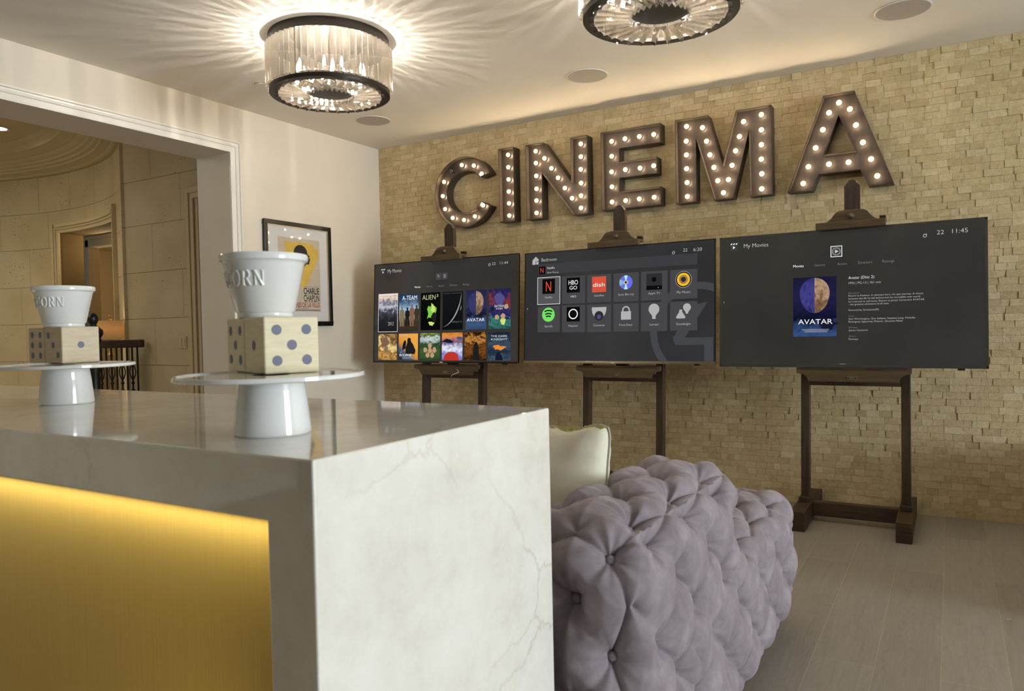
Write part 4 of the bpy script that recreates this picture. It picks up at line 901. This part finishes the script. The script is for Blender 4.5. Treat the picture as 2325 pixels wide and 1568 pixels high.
# ---------------------------------------------------------------- crystal drum fixtures
def m_crystal():
    q = NT('clear_crystal'); tr = q.new('ShaderNodeBsdfTransparent', Color=(0.97, 0.95, 0.92, 1)); gl = q.new('ShaderNodeBsdfGlass', Roughness=0.02, IOR=1.5, Color=(1, 0.98, 0.95, 1))
    gs = q.new('ShaderNodeBsdfGlossy', Roughness=0.04, Color=(1, 0.97, 0.92, 1))
    a = q.new('ShaderNodeMixShader', i0=0.70, i1=tr, i2=gl); b = q.new('ShaderNodeMixShader', i0=0.14, i1=a, i2=gs)
    q.set(q.out, 'Surface', b); return q.m
M['crystal'] = m_crystal()
M['flame'] = emis('candle_bulb_glow', (1.0, 0.94, 0.86, 1), 940.0)
M['mirror'] = plain('nickel_reflector', srgb(150,144,134), 0.25, 0.9, noise=0.05)
def fixture(loc, label):
    t = thing('crystal_ceiling_light', label, 'ceiling light', loc, group='round crystal ceiling lights')
    D = 0.313                                   # drop from the ceiling to the underside
    MB().lathe([(0.001, -0.004), (0.325, -0.004), (0.333, 0.0), (0.333, -0.050), (0.326, -0.052), (0.325, -0.010), (0.001, -0.012)][1:] + [], 96).build('top_ring', M['bronze'], t, smooth=True)
    MB().lathe([(0.001, -0.003), (0.326, -0.003), (0.326, -0.012), (0.001, -0.012)], 64).build('ceiling_plate', M['mirror'], t)
    MB().lathe([(0.285, -D+0.006), (0.285, -D), (0.333, -D), (0.334, -D+0.003), (0.334, -D+0.030), (0.330, -D+0.032), (0.328, -D+0.012), (0.285, -D+0.006)], 96).build('bottom_ring', M['bronze'], t, smooth=True)
    MB().lathe([(0.001, -D+0.016), (0.128, -D+0.016), (0.130, -D+0.020), (0.128, -D+0.026), (0.001, -D+0.026)], 48).build('centre_disc', M['bronze'], t, smooth=True)
    for k in range(3):
        a = radians(40+120*k)
        MB().tube([(0.315*cos(a), 0.315*sin(a), -0.01), (0.315*cos(a), 0.315*sin(a), -D+0.02)], 0.004, 8).build('support_rod', M['bronze'], t, smooth=True)
        MB().tube([(0.126*cos(a), 0.126*sin(a), -D+0.020), (0.330*cos(a), 0.330*sin(a), -D+0.014)], 0.003, 6).build('disc_arm', M['bronze'], t)
    MB().tube([(0, 0, -0.01), (0, 0, -D+0.022)], 0.010, 12).build('centre_stem', M['bronze'], t, smooth=True)
    # outer hanging prisms
    n = 58; me = None
    for k in range(n):
        a = 2*pi*k/n
        if me is None:
            tri = [(-0.0165, 0.0), (0.0165, 0.0), (0.0, 0.0135)]
            o = MB().prism([(p[0], p[1]) for p in tri], -D+0.020, -0.056, axis='z').build('hanging_crystal', M['crystal'], t, bevel=0.0006, seg=1); me = o.data
        else:
            o = bpy.data.objects.new('hanging_crystal', me); COL.objects.link(o); o.parent = t
        o.location = (0.3375*cos(a), 0.3375*sin(a), 0.0); o.rotation_euler.z = a-pi/2
    n = 30; me = None
    for k in range(n):
        a = 2*pi*(k+0.5)/n
        if me is None:
            # ridge downwards, lying radially
            tri = [(-0.016, 0.016), (0.016, 0.016), (0.0, -0.004)]
            o = MB().prism(tri, 0.128, 0.303).build('radial_crystal', M['crystal'], t); me = o.data
        else:
            o = bpy.data.objects.new('radial_crystal', me); COL.objects.link(o); o.parent = t
        o.location = (0, 0, -D-0.012); o.rotation_euler.z = a-pi/2
    for k in range(6):
        a = radians(18+60*k); x, y = 0.205*cos(a), 0.205*sin(a)
        st = MB().tube([(0, 0, -0.262), (x*0.5, y*0.5, -0.276), (x, y, -0.272), (x, y, -0.262)], 0.0045, 8).build('lamp_arm', M['bronze'], t, smooth=True)
        MB().lathe([(0.001, -0.265), (0.012, -0.265), (0.012, -0.232), (0.001, -0.232)], 12, (x, y, 0)).build('candle_sleeve', M['white'], st)
        MB().lathe([(0.001, -0.232), (0.006, -0.230), (0.0105, -0.215), (0.009, -0.199), (0.004, -0.183), (0.001, -0.175)], 12, (x, y, 0)).build('candle_bulb', M['flame'], st, smooth=True)
    return t
fixture((1.462, -2.116, H), 'round crystal ceiling light seen whole, left of the other')
fixture((3.404, -2.117, H), 'round crystal ceiling light cut off by the top edge of the photo')
# ---------------------------------------------------------------- things set in the ceiling
M['grille'] = plain('speaker_grille', srgb(182,174,164), 0.7, noise=0.03, nscale=300)
for x, y, lab in [(0.591, -0.753, 'round ceiling speaker near the corner, behind the whole crystal light'), (2.431, -0.748, 'round ceiling speaker between the two crystal lights'), (4.272, -0.742, 'round ceiling speaker at the top right')]:
    t = thing('ceiling_speaker', lab, 'ceiling speaker', (x, y, H), group='round ceiling speakers in a row')
    MB().lathe([(0.130, -0.001), (0.138, -0.001), (0.1385, -0.004), (0.134, -0.006), (0.130, -0.005)], 64).build('rim', M['white'], t, smooth=True)
    MB().lathe([(0.001, -0.0055), (0.131, -0.005), (0.131, -0.0005)], 64).build('grille', M['grille'], t)
t = thing('sprinkler_cover', 'small round flush sprinkler cap in the ceiling left of the crystal light', 'sprinkler cap', (0.550, -1.818, H))
MB().lathe([(0.001, -0.004), (0.038, -0.004), (0.040, -0.0005)], 40).build('cap', M['ceil'], t); MB().lathe([(0.0392, -0.0003), (0.0412, -0.0003), (0.0412, -0.0022), (0.0392, -0.0022)], 40).build('shadow_gap', M['groove'], t)
t = thing('brass_fill_spot', 'glowing recessed downlight in the rotunda ceiling', 'downlight', (-3.425, -1.56, 3.250))
MB().lathe([(0.075, 0.0), (0.095, -0.002), (0.095, -0.006), (0.075, -0.004)], 40).build('trim_ring', M['white'], t, smooth=True)
MB().lathe([(0.001, -0.004), (0.076, -0.004)], 40).build('lens', emis('downlight_glow', (1, 0.9, 0.72, 1), 6.0), t)
# ---------------------------------------------------------------- tufted sofa
def m_velvet():
    q = NT('mauve_grey_velvet')
    n = q.new('ShaderNodeTexNoise', Scale=11.0, Detail=5.0, Roughness=0.65, Distortion=0.2, Vector=q.coord()); n2 = q.new('ShaderNodeTexNoise', Scale=400.0, Detail=2.0, Vector=q.coord())
    q.set(q.b, 'Base Color', q.ramp(n, [(0.32, srgb(126,116,122)), (0.50, srgb(140,130,136)), (0.66, srgb(156,146,152))]))
    q.b.inputs['Roughness'].default_value = 0.75; q.b.inputs['Sheen Weight'].default_value = 0.3; q.b.inputs['Sheen Roughness'].default_value = 0.35
    q.b.inputs['Sheen Tint'].default_value = srgb(214,208,220); q.b.inputs['Specular IOR Level'].default_value = 0.15
    q.bump(n2, 0.12, 0.0008); return q.m
M['velvet'] = m_velvet()
def rbox_map(P, lo, hi, r):
    q = np.clip(P, lo+r, hi-r); d = P-q; n = np.linalg.norm(d, axis=1, keepdims=True); n[n < 1e-9] = 1
    nn = d/n; return q+nn*r, nn
def tufted(name, parent, lo, hi, r, sx, sz, phase=(0, 0, 0), depth=0.052, step=0.0045, bottom=True, seed=1, skip=(), mat=None, bulge=0.02):
    """a rounded block, deep-buttoned in a diamond grid on its sides and top"""
    lo = np.array(lo, float); hi = np.array(hi, float); V = []; F = []; off = 0
    ctr = (lo+hi)/2
    for ax in range(3):
        for sd in (0, 1):
            if ax == 2 and sd == 0 and not bottom: continue
            u, v = [(1, 2), (0, 2), (0, 1)][ax]
            nu = max(2, int((hi[u]-lo[u])/step)); nv = max(2, int((hi[v]-lo[v])/step))
            if (ax, sd) in skip or (ax == 2 and sd == 0): nu = max(2, nu//6); nv = max(2, nv//6)
            U, Vv = np.meshgrid(np.linspace(lo[u], hi[u], nu+1), np.linspace(lo[v], hi[v], nv+1), indexing='ij')
            P = np.zeros(((nu+1)*(nv+1), 3)); P[:, u] = U.ravel(); P[:, v] = Vv.ravel(); P[:, ax] = (lo, hi)[sd][ax]
            V.append(P); i, j = np.meshgrid(np.arange(nu), np.arange(nv), indexing='ij'); a = (i*(nv+1)+j).ravel()+off
            q = np.stack([a, a+nv+1, a+nv+2, a+1], 1); F.append(q if sd else q[:, ::-1]); off += len(P)
    P = np.concatenate(V); F = np.concatenate(F)
    pos, nor = rbox_map(P, lo, hi, r)
    # buttons: diamond lattice on each face
    B = []; E = []
    def lattice(ax, val, u, v, su, sv, pu, pv):
        idx = {}
        iu = range(int((lo[u]-pu)/su)-2, int((hi[u]-pu)/su)+3); iv = range(int((lo[v]-pv)/sv)-2, int((hi[v]-pv)/sv)+3)
        for a in iu:
            for b in iv:
                if (a+b) % 2: continue
                p = np.zeros(3); p[ax] = val; p[u] = pu+a*su; p[v] = pv+b*sv
                ins = (lo[u]+0.045 < p[u] < hi[u]-0.045) and (lo[v]+0.045 < p[v] < hi[v]-0.045)
                idx[(a, b)] = (p, ins)
                if ins: B.append(p)
        for (a, b), (p, ins) in idx.items():
            for da, db in ((1, 1), (1, -1)):
                o = idx.get((a+da, b+db))
                if o is None or not (ins or o[1]): continue
                E.append((p, o[0]))
    zt = hi[2]
    sxx = 0.105
    lattice(0, hi[0], 1, 2, sx, sz, phase[1], phase[2]); lattice(0, lo[0], 1, 2, sx, sz, phase[1], phase[2])
    lattice(1, hi[1], 0, 2, sxx, sz, phase[0], phase[2]); lattice(1, lo[1], 0, 2, sxx, sz, phase[0], phase[2])
    lattice(2, hi[2], 0, 1, sxx, sx, phase[0], phase[1])
    B = np.array(B); Bp, Bn = rbox_map(B, lo, hi, r)
    A = np.array([e[0] for e in E]); C_ = np.array([e[1] for e in E])
    A = np.clip(A, lo, hi); C_ = np.clip(C_, lo, hi)
    A = rbox_map(A, lo, hi, r)[0]; C_ = rbox_map(C_, lo, hi, r)[0]
    N = len(pos); db = np.full(N, 9.0); ib = np.zeros(N, int); de = np.full(N, 9.0)
    for k in range(len(Bp)):
        d = np.linalg.norm(pos-Bp[k], axis=1); m = d < db; db[m] = d[m]; ib[m] = k
    for k in range(len(A)):
        ab = C_[k]-A[k]; L = ab@ab
        if L < 1e-6: continue
        mid = (A[k]+C_[k])/2; near = np.linalg.norm(pos-mid, axis=1) < sqrt(L)/2+0.06
        w = pos[near]-A[k]; tt = np.clip(w@ab/L, 0, 1); 
        # folds sag a little: bend the crease line
        dd = np.linalg.norm(w-tt[:, None]*ab, axis=1); de[near] = np.minimum(de[near], dd)
    rng = np.random.RandomState(seed); ph = rng.uniform(0, 6.28, len(Bp)); kf = rng.randint(4, 7, len(Bp))
    rel = pos-Bp[ib]; bn = Bn[ib]; t1 = np.cross(bn, [0.31, 0.2, 0.93]); t1 /= np.linalg.norm(t1, axis=1, keepdims=True); t2 = np.cross(bn, t1)
    th = np.arctan2((rel*t2).sum(1), (rel*t1).sum(1))
    wr = np.cos(kf[ib]*th+ph[ib])*0.5+np.cos((kf[ib]+5)*th+2*ph[ib])*0.5
    disp = bulge - depth*np.exp(-(db/0.040)**1.12) - 0.0150*np.exp(-(de/0.0068)**1.2) - 0.009*np.exp(-(de/0.034)**1.8) + 0.0045*wr*np.exp(-((db-0.040)/0.034)**2)
    lowf = np.sin(pos[:, 0]*9+seed)*np.sin(pos[:, 1]*8+1.3*seed)*np.sin(pos[:, 2]*10+seed*0.7); disp += 0.006*lowf
    base = np.clip((pos[:, 2]-lo[2])/0.05, 0, 1); disp *= base
    out = pos+nor*disp[:, None]
    me = bpy.data.meshes.new(name); nV = len(out)
    me.from_pydata(out.tolist(), [], F.tolist()); me.update()
    bm = bmesh.new(); bm.from_mesh(me); bmesh.ops.remove_doubles(bm, verts=bm.verts, dist=0.0006); bmesh.ops.recalc_face_normals(bm, faces=bm.faces); bm.to_mesh(me); bm.free()
    me.materials.append(mat or M['velvet']); me.polygons.foreach_set('use_smooth', [True]*len(me.polygons))
    o = bpy.data.objects.new(name, me); COL.objects.link(o)
    if parent: o.parent = parent
    # the buttons themselves
    bmz = None
    for k in range(len(Bp)):
        if any(abs(B[k][ax]-(lo, hi)[sd][ax]) < 1e-6 for ax, sd in skip): continue
        p = Bp[k]+Bn[k]*(bulge-depth-0.001)
        if bmz is None:
            b = MB().lathe([(0.001, 0.007), (0.006, 0.006), (0.0105, 0.003), (0.012, -0.002), (0.011, -0.005)], 16).build('button', mat or M['velvet'], o, smooth=True, auto=False); bmz = b.data
        else:
            b = bpy.data.objects.new('button', bmz); COL.objects.link(b); b.parent = o
        b.location = p; b.rotation_euler = Vector(Bn[k]).to_track_quat('Z', 'Y').to_euler()
    return o
so = thing('tufted_sofa', 'mauve grey velvet sofa deep-buttoned all over, backed against the counter', 'sofa', (0, 0, 0))
SX = 3.925
tufted('arm', so, (3.585, -3.835, 0.03), (SX, -2.93, 0.800), 0.125, 0.133, 0.118, (3.771, -3.55, 0.625), seed=2, skip=((0, 0), (1, 1)))
tufted('backrest', so, (1.95, -3.830, 0.03), (3.60, -3.48, 0.770), 0.125, 0.133, 0.118, (3.561, -3.55, 0.625), seed=4, skip=((1, 0), (0, 0), (0, 1)), step=0.011)
tufted('seat', so, (1.95, -3.52, 0.05), (SX+0.012, -2.105, 0.545), 0.11, 0.133, 0.118, (3.771, -3.55, 0.390), seed=7, skip=((1, 0), (0, 0)), step=0.0058)
tufted('far_arm', so, (1.62, -3.835, 0.03), (1.97, -2.93, 0.79), 0.125, 0.133, 0.118, (1.80, -3.55, 0.625), seed=9, skip=((0, 0), (0, 1), (1, 0), (1, 1)), step=0.02)
for x in (1.75, 3.78):
    for y in (-3.7, -2.28): MB().lathe([(0.001, 0), (0.018, 0), (0.026, 0.055), (0.001, 0.055)], 16).build('foot', M['black'], so, smooth=True, loc=(x, y, 0))
# ---------------------------------------------------------------- cushion
def cushion():
    n = 44; w, h, dmax = 0.50, 0.37, 0.085; V = []; F = []
    for side in (-1, 1):
        for i in range(n+1):
            for j in range(n+1):
                u = -1+2*i/n; v = -1+2*j/n
                ex = 1-0.055*(1-abs(v)**2.2)-0.05*abs(v)**9 ; ez = 1-0.055*(1-abs(u)**2.2)-0.05*abs(u)**9
                k = max(0, (1-abs(u)**3.2)*(1-abs(v)**3.2))**0.48
                pl = 0.006*sin(17*u+2)*abs(v)**3*k + 0.005*sin(21*v+1)*abs(u)**3*k+0.004*sin(5*u+3*v)
                V.append((u*w/2*ex, side*(dmax*k+pl*(k > 0)*0.8), v*h/2*ez+0.006*sin(9*u)*(v > 0)*abs(v)**4))
    m = (n+1)**2
    for i in range(n):
        for j in range(n):
            a = i*(n+1)+j; F.append((a, a+n+1, a+n+2, a+1)); F.append((m+a, m+a+1, m+a+n+2, m+a+n+1))
    t = thing('cushion', 'cream scatter cushion standing on the sofa behind the counter', 'cushion', (3.432, -3.36, 0.747), (radians(-9), radians(-3), radians(-7)))
    M['linen'] = plain('cream_linen', srgb(232,226,206), 0.8, noise=0.02, nscale=60, bump=0.1)
    MB().add(V, F).build('cushion_cover', M['linen'], t, smooth=True, auto=False)
    pts = []
    for i in range(n*4):
        q = i/n; e, fr = int(q), q-int(q)
        u, v = [(-1+2*fr, -1), (1, -1+2*fr), (1-2*fr, 1), (-1, 1-2*fr)][e]
        ex = 1-0.055*(1-abs(v)**2.2)-0.05*abs(v)**9; ez = 1-0.055*(1-abs(u)**2.2)-0.05*abs(u)**9; pts.append((u*w/2*ex*1.004, 0, v*h/2*ez*1.004+0.006*sin(9*u)*(v > 0)*abs(v)**4))
    MB().tube(pts, 0.0035, 6, closed=True).build('piping', plain('grey_piping', srgb(186,180,164), 0.8), t, smooth=True)
    # small ruffle of yellow-green embroidered leaves along the top seam
    r = random.Random(2); lm = MB()
    for k in range(26):
        x = -w/2+0.03+k*(w-0.06)/25; z = h/2*(1-0.055*(1-abs(2*x/w)**2.2)); a = r.uniform(-0.6, 0.6)
        c, s_ = cos(a)*0.016, sin(a)*0.016; y = -0.004-0.012*r.random()
        lm.add([(x-c, y, z-s_-0.004), (x, y-0.004, z-0.010), (x+c, y, z+s_-0.004), (x, y-0.001, z+0.006)], [(0, 1, 2, 3)])
    lm.build('embroidered_leaves', plain('leaf_embroidery', srgb(206,198,132), 0.8, noise=0.15, nscale=60), t, solid=0.0015)
cushion()
# ---------------------------------------------------------------- framed poster on the left wall
t = thing('framed_poster', 'black framed poster with a yellow patch and dark silhouette on the left wall', 'poster', (0.0, -1.014, 1.677))
yw, zh = 0.351, 0.410
fr = MB(); w = 0.034
for (a, b, c, d) in ((-yw, zh-w, yw, zh), (-yw, -zh, yw, -zh+w), (-yw, -zh+w, -yw+w, zh-w), (yw-w, -zh+w, yw, zh-w)):
    fr.box(0.002, a, b, 0.028, c, d)
fr.build('frame', plain('black_lacquer', srgb(20,18,18), 0.22), t, bevel=0.004)
fl = MB(); w2 = 0.041
for (a, b, c, d) in ((-yw+w, zh-w2, yw-w, zh-w), (-yw+w, -zh+w, yw-w, -zh+w2), (-yw+w, -zh+w2, -yw+w2, zh-w2), (yw-w2, -zh+w2, yw-w, zh-w2)): fl.box(0.004, a, b, 0.020, c, d)
fl.build('gilt_fillet', plain('pale_gilt', srgb(206,194,160), 0.3, 0.5), t)
MB().box(0.002, -yw+w2, -zh+w2, 0.010, yw-w2, zh-w2).build('mat_board', plain('white_mat_board', srgb(226,222,218), 0.7), t)
PY0, PY1, PZ0, PZ1 = -1.224+1.014, -0.785+1.014, 1.383-1.677, 1.966-1.677
sheet = MB().add([(0.0106, PY0, PZ0), (0.0106, PY1, PZ0), (0.0106, PY1, PZ1), (0.0106, PY0, PZ1)], [(0, 1, 2, 3)]).build('poster_sheet', plain('beige_paper', srgb(206,192,170), 0.75, noise=0.04, nscale=20), t)
def pp(pts, col, d, name='printed_shape'):
    q = [(PY0+a*(PY1-PY0), PZ1-b*(PZ1-PZ0)) for a, b in pts]; tri = tessellate_polygon([[Vector((a, b, 0)) for a, b in q]])
    return MB().add([(0.0106+d*0.0003, a, b) for a, b in q], [tuple(x) for x in tri]).build(name, col, sheet)
MY = plain('yellow_ink', srgb(222,186,84), 0.7, noise=0.06, nscale=14); MK = plain('black_ink', srgb(24,22,24), 0.6); MR = plain('red_ink', srgb(170,66,44), 0.7)
pp([(0.13, 0.06), (0.5, 0.045), (0.84, 0.06), (0.85, 0.12), (0.97, 0.115), (0.95, 0.2), (0.97, 0.24), (0.9, 0.30), (0.86, 0.38), (0.78, 0.47), (0.72, 0.57), (0.64, 0.66), (0.3, 0.66), (0.26, 0.5), (0.18, 0.44), (0.21, 0.38), (0.13, 0.33), (0.15, 0.22), (0.17, 0.16)], MY, 1)
hat = [(0.525+0.165*cos(radians(a)), 0.20-0.115*sin(radians(a))) for a in range(0, 181, 12)]
pp(hat+[(0.33, 0.215), (0.30, 0.232), (0.36, 0.245), (0.40, 0.30), (0.40, 0.36), (0.48, 0.40), (0.60, 0.38), (0.69, 0.33), (0.71, 0.27), (0.75, 0.235), (0.72, 0.215)], MK, 2)
pp([(0.70, 0.27), (0.735, 0.258), (0.765, 0.268), (0.745, 0.285), (0.752, 0.30), (0.73, 0.315), (0.735, 0.335), (0.70, 0.35), (0.67, 0.33)], MK, 2)
def ptext(txt, a, b, w_, h_, mat):
    cu = bpy.data.curves.new('poster_text', 'FONT'); cu.body = txt; cu.resolution_u = 3; cu.offset = 0.018
    o = bpy.data.objects.new('tmp_text', cu); me = bpy.data.meshes.new_from_object(o); bpy.data.objects.remove(o)
    co = np.array([v.co[:] for v in me.vertices]); x0, x1 = co[:, 0].min(), co[:, 0].max()
    out = np.empty_like(co); out[:, 0] = 0.0106+0.0009; out[:, 1] = PY0+(a+(co[:, 0]-x0)/(x1-x0)*w_)*(PY1-PY0); out[:, 2] = PZ1-b*(PZ1-PZ0)+co[:, 1]/0.7*h_*(PZ1-PZ0)
    me.vertices.foreach_set('co', out.ravel()); me.materials.clear(); me.materials.append(mat)
    q = bpy.data.objects.new('poster_text', me); COL.objects.link(q); q.parent = sheet
ptext('CHARLIE', 0.575, 0.755, 0.385, 0.088, MK); ptext('CHAPLIN', 0.575, 0.855, 0.385, 0.088, MK); ptext('LES LUMIERES DE LA VILLE', 0.03, 0.935, 0.935, 0.062, MR)
ptext('CITY LIGHTS', 0.42, 0.958, 0.25, 0.012, MK)
pp([(0.575, 0.862), (0.96, 0.862), (0.96, 0.866), (0.575, 0.866)], MK, 2); pp([(0.03, 0.972), (0.965, 0.972), (0.965, 0.981), (0.03, 0.981)], MK, 2); pp([(0.575, 0.650), (0.96, 0.650), (0.96, 0.653), (0.575, 0.653)], MK, 2)
q = NT('picture_glass'); q.set(q.out, 'Surface', q.new('ShaderNodeMixShader', i0=0.07, i1=q.new('ShaderNodeBsdfTransparent', Color=(1, 1, 1, 1)), i2=q.new('ShaderNodeBsdfGlossy', Roughness=0.01)))
MB().add([(0.016, -yw+w2, -zh+w2), (0.016, yw-w2, -zh+w2), (0.016, yw-w2, zh-w2), (0.016, -yw+w2, zh-w2)], [(0, 1, 2, 3)]).build('glazing', q.m, t)
# ---------------------------------------------------------------- stair railing, newel, lamp, switch in the hall
A = Vector((-1.735, -1.262, 0)); Bv = Vector((-2.085, -1.475, 0)); d = (Bv-A); Ld = d.length; ang = atan2(d.y, d.x)
t = thing('stair_railing', 'black ornate iron railing with a dark wooden handrail beyond the opening', 'railing', A, (0, 0, ang))
def bxr(m, x0, x1, y0, y1, z0, z1): return m.box(x0, y0, z0, x1, y1, z1)
LL = 0.44
bxr(MB(), -0.03, LL, -0.03, 0.03, 1.115, 1.185).build('handrail', M['wood_h'], t, bevel=0.01, seg=3)
bxr(MB(), 0.0, LL, -0.012, 0.012, 0.10, 0.125).build('lower_rail', M['black'], t)
k = 0; x = 0.025
bal = None
while x < LL:
    m = MB().tube([(0, 0, 0.12), (0, 0, 1.12)], 0.0085, 8)
    if k % 2 == 1:
        pts = lambda sg, z0, h, r: [(sg*r*sin(pi*i/10), 0, z0+h*i/10) for i in range(11)]
        for z0, h in ((0.82, 0.16), (0.60, 0.16), (0.40, 0.14)):
            m.tube(pts(1, z0, h, 0.026), 0.0055, 6); m.tube(pts(-1, z0, h, 0.026), 0.0055, 6)
        for z in (0.80, 0.99, 0.58): m.sphere((0, 0, z), 0.016, 10)
    m.build('baluster', M['black'], t, loc=(x, 0, 0), smooth=True); x += 0.046; k += 1
nw = thing('newel_post', 'black newel post topped by a carved dark finial behind the far cake stand', 'newel post', Bv+Vector((0.175, -0.10, 0)), (0, 0, ang))
MB().lathe([(0.001, 0.0), (0.06, 0.0), (0.06, 0.12), (0.045, 0.14), (0.042, 0.9), (0.05, 0.93), (0.05, 1.16), (0.06, 1.18), (0.062, 1.20), (0.001, 1.20)], 24).build('post', M['black'], nw, smooth=True)
MB().lathe([(0.001, 1.20), (0.054, 1.20), (0.078, 1.240), (0.076, 1.275), (0.050, 1.300), (0.028, 1.316), (0.026, 1.326), (0.038, 1.345), (0.044, 1.368), (0.041, 1.392), (0.030, 1.412), (0.014, 1.424), (0.001, 1.426)], 24).build('finial', M['black'], nw, smooth=True)
LP = Vector((-2.175, -1.262, 0))
t = thing('floor_lamp', 'lit amber shaded lamp with a brass finial glowing behind the railing', 'lamp', LP)
BR_ = plain('lamp_brass', srgb(196,160,90), 0.3, 0.9)
MB().lathe([(0.001, 0), (0.11, 0), (0.105, 0.02), (0.02, 0.035), (0.012, 0.06), (0.012, 1.0), (0.03, 1.05), (0.012, 1.10), (0.008, 1.19), (0.008, 1.36), (0.001, 1.36)], 24).build('stem', BR_, t, smooth=True)
q = NT('amber_shade'); tl_ = q.new('ShaderNodeBsdfTranslucent', Color=srgb(190,160,118)); df = q.new('ShaderNodeBsdfDiffuse', Color=srgb(176,142,98)); em = q.new('ShaderNodeEmission', Color=srgb(140,112,70), Strength=0.2)
q.set(q.out, 'Surface', q.new('ShaderNodeAddShader', i0=q.new('ShaderNodeMixShader', i0=0.5, i1=tl_, i2=df), i1=em))
MB().lathe([(0.108, 1.190), (0.104, 1.363)], 48).build('lamp_shade', q.m, t, smooth=True, solid=0.002)
MB().lathe([(0.001, 1.363), (0.030, 1.364), (0.030, 1.370), (0.008, 1.376), (0.006, 1.384), (0.014, 1.394), (0.016, 1.404), (0.010, 1.416), (0.001, 1.420)], 20).build('finial', BR_, t, smooth=True)
t = thing('light_switch', 'pale double light switch on the limestone hall wall', 'light switch', (-1.213, -1.2, 1.155))
MB().box(-0.052, -0.007, -0.053, 0.052, 0, 0.053).build('plate', M['plaster'], t, bevel=0.002)
for s_ in (-1, 1): MB().box(s_*0.022-0.014, -0.011, -0.032, s_*0.022+0.014, -0.006, 0.032).build('rocker', M['plaster'], t, bevel=0.001)
sc = MB().add([(0, 0, 0.002), (0.022, 0.004, 0.006), (0.020, 0.012, 0.003), (0.002, 0.008, 0.001)], [(0, 1, 2, 3)]).build('paper_scrap', M['white'], loc=(4.665, -1.705, 0), solid=0.0006)
tag(sc, 'tiny white paper scrap lying on the planks at the right', 'paper scrap')
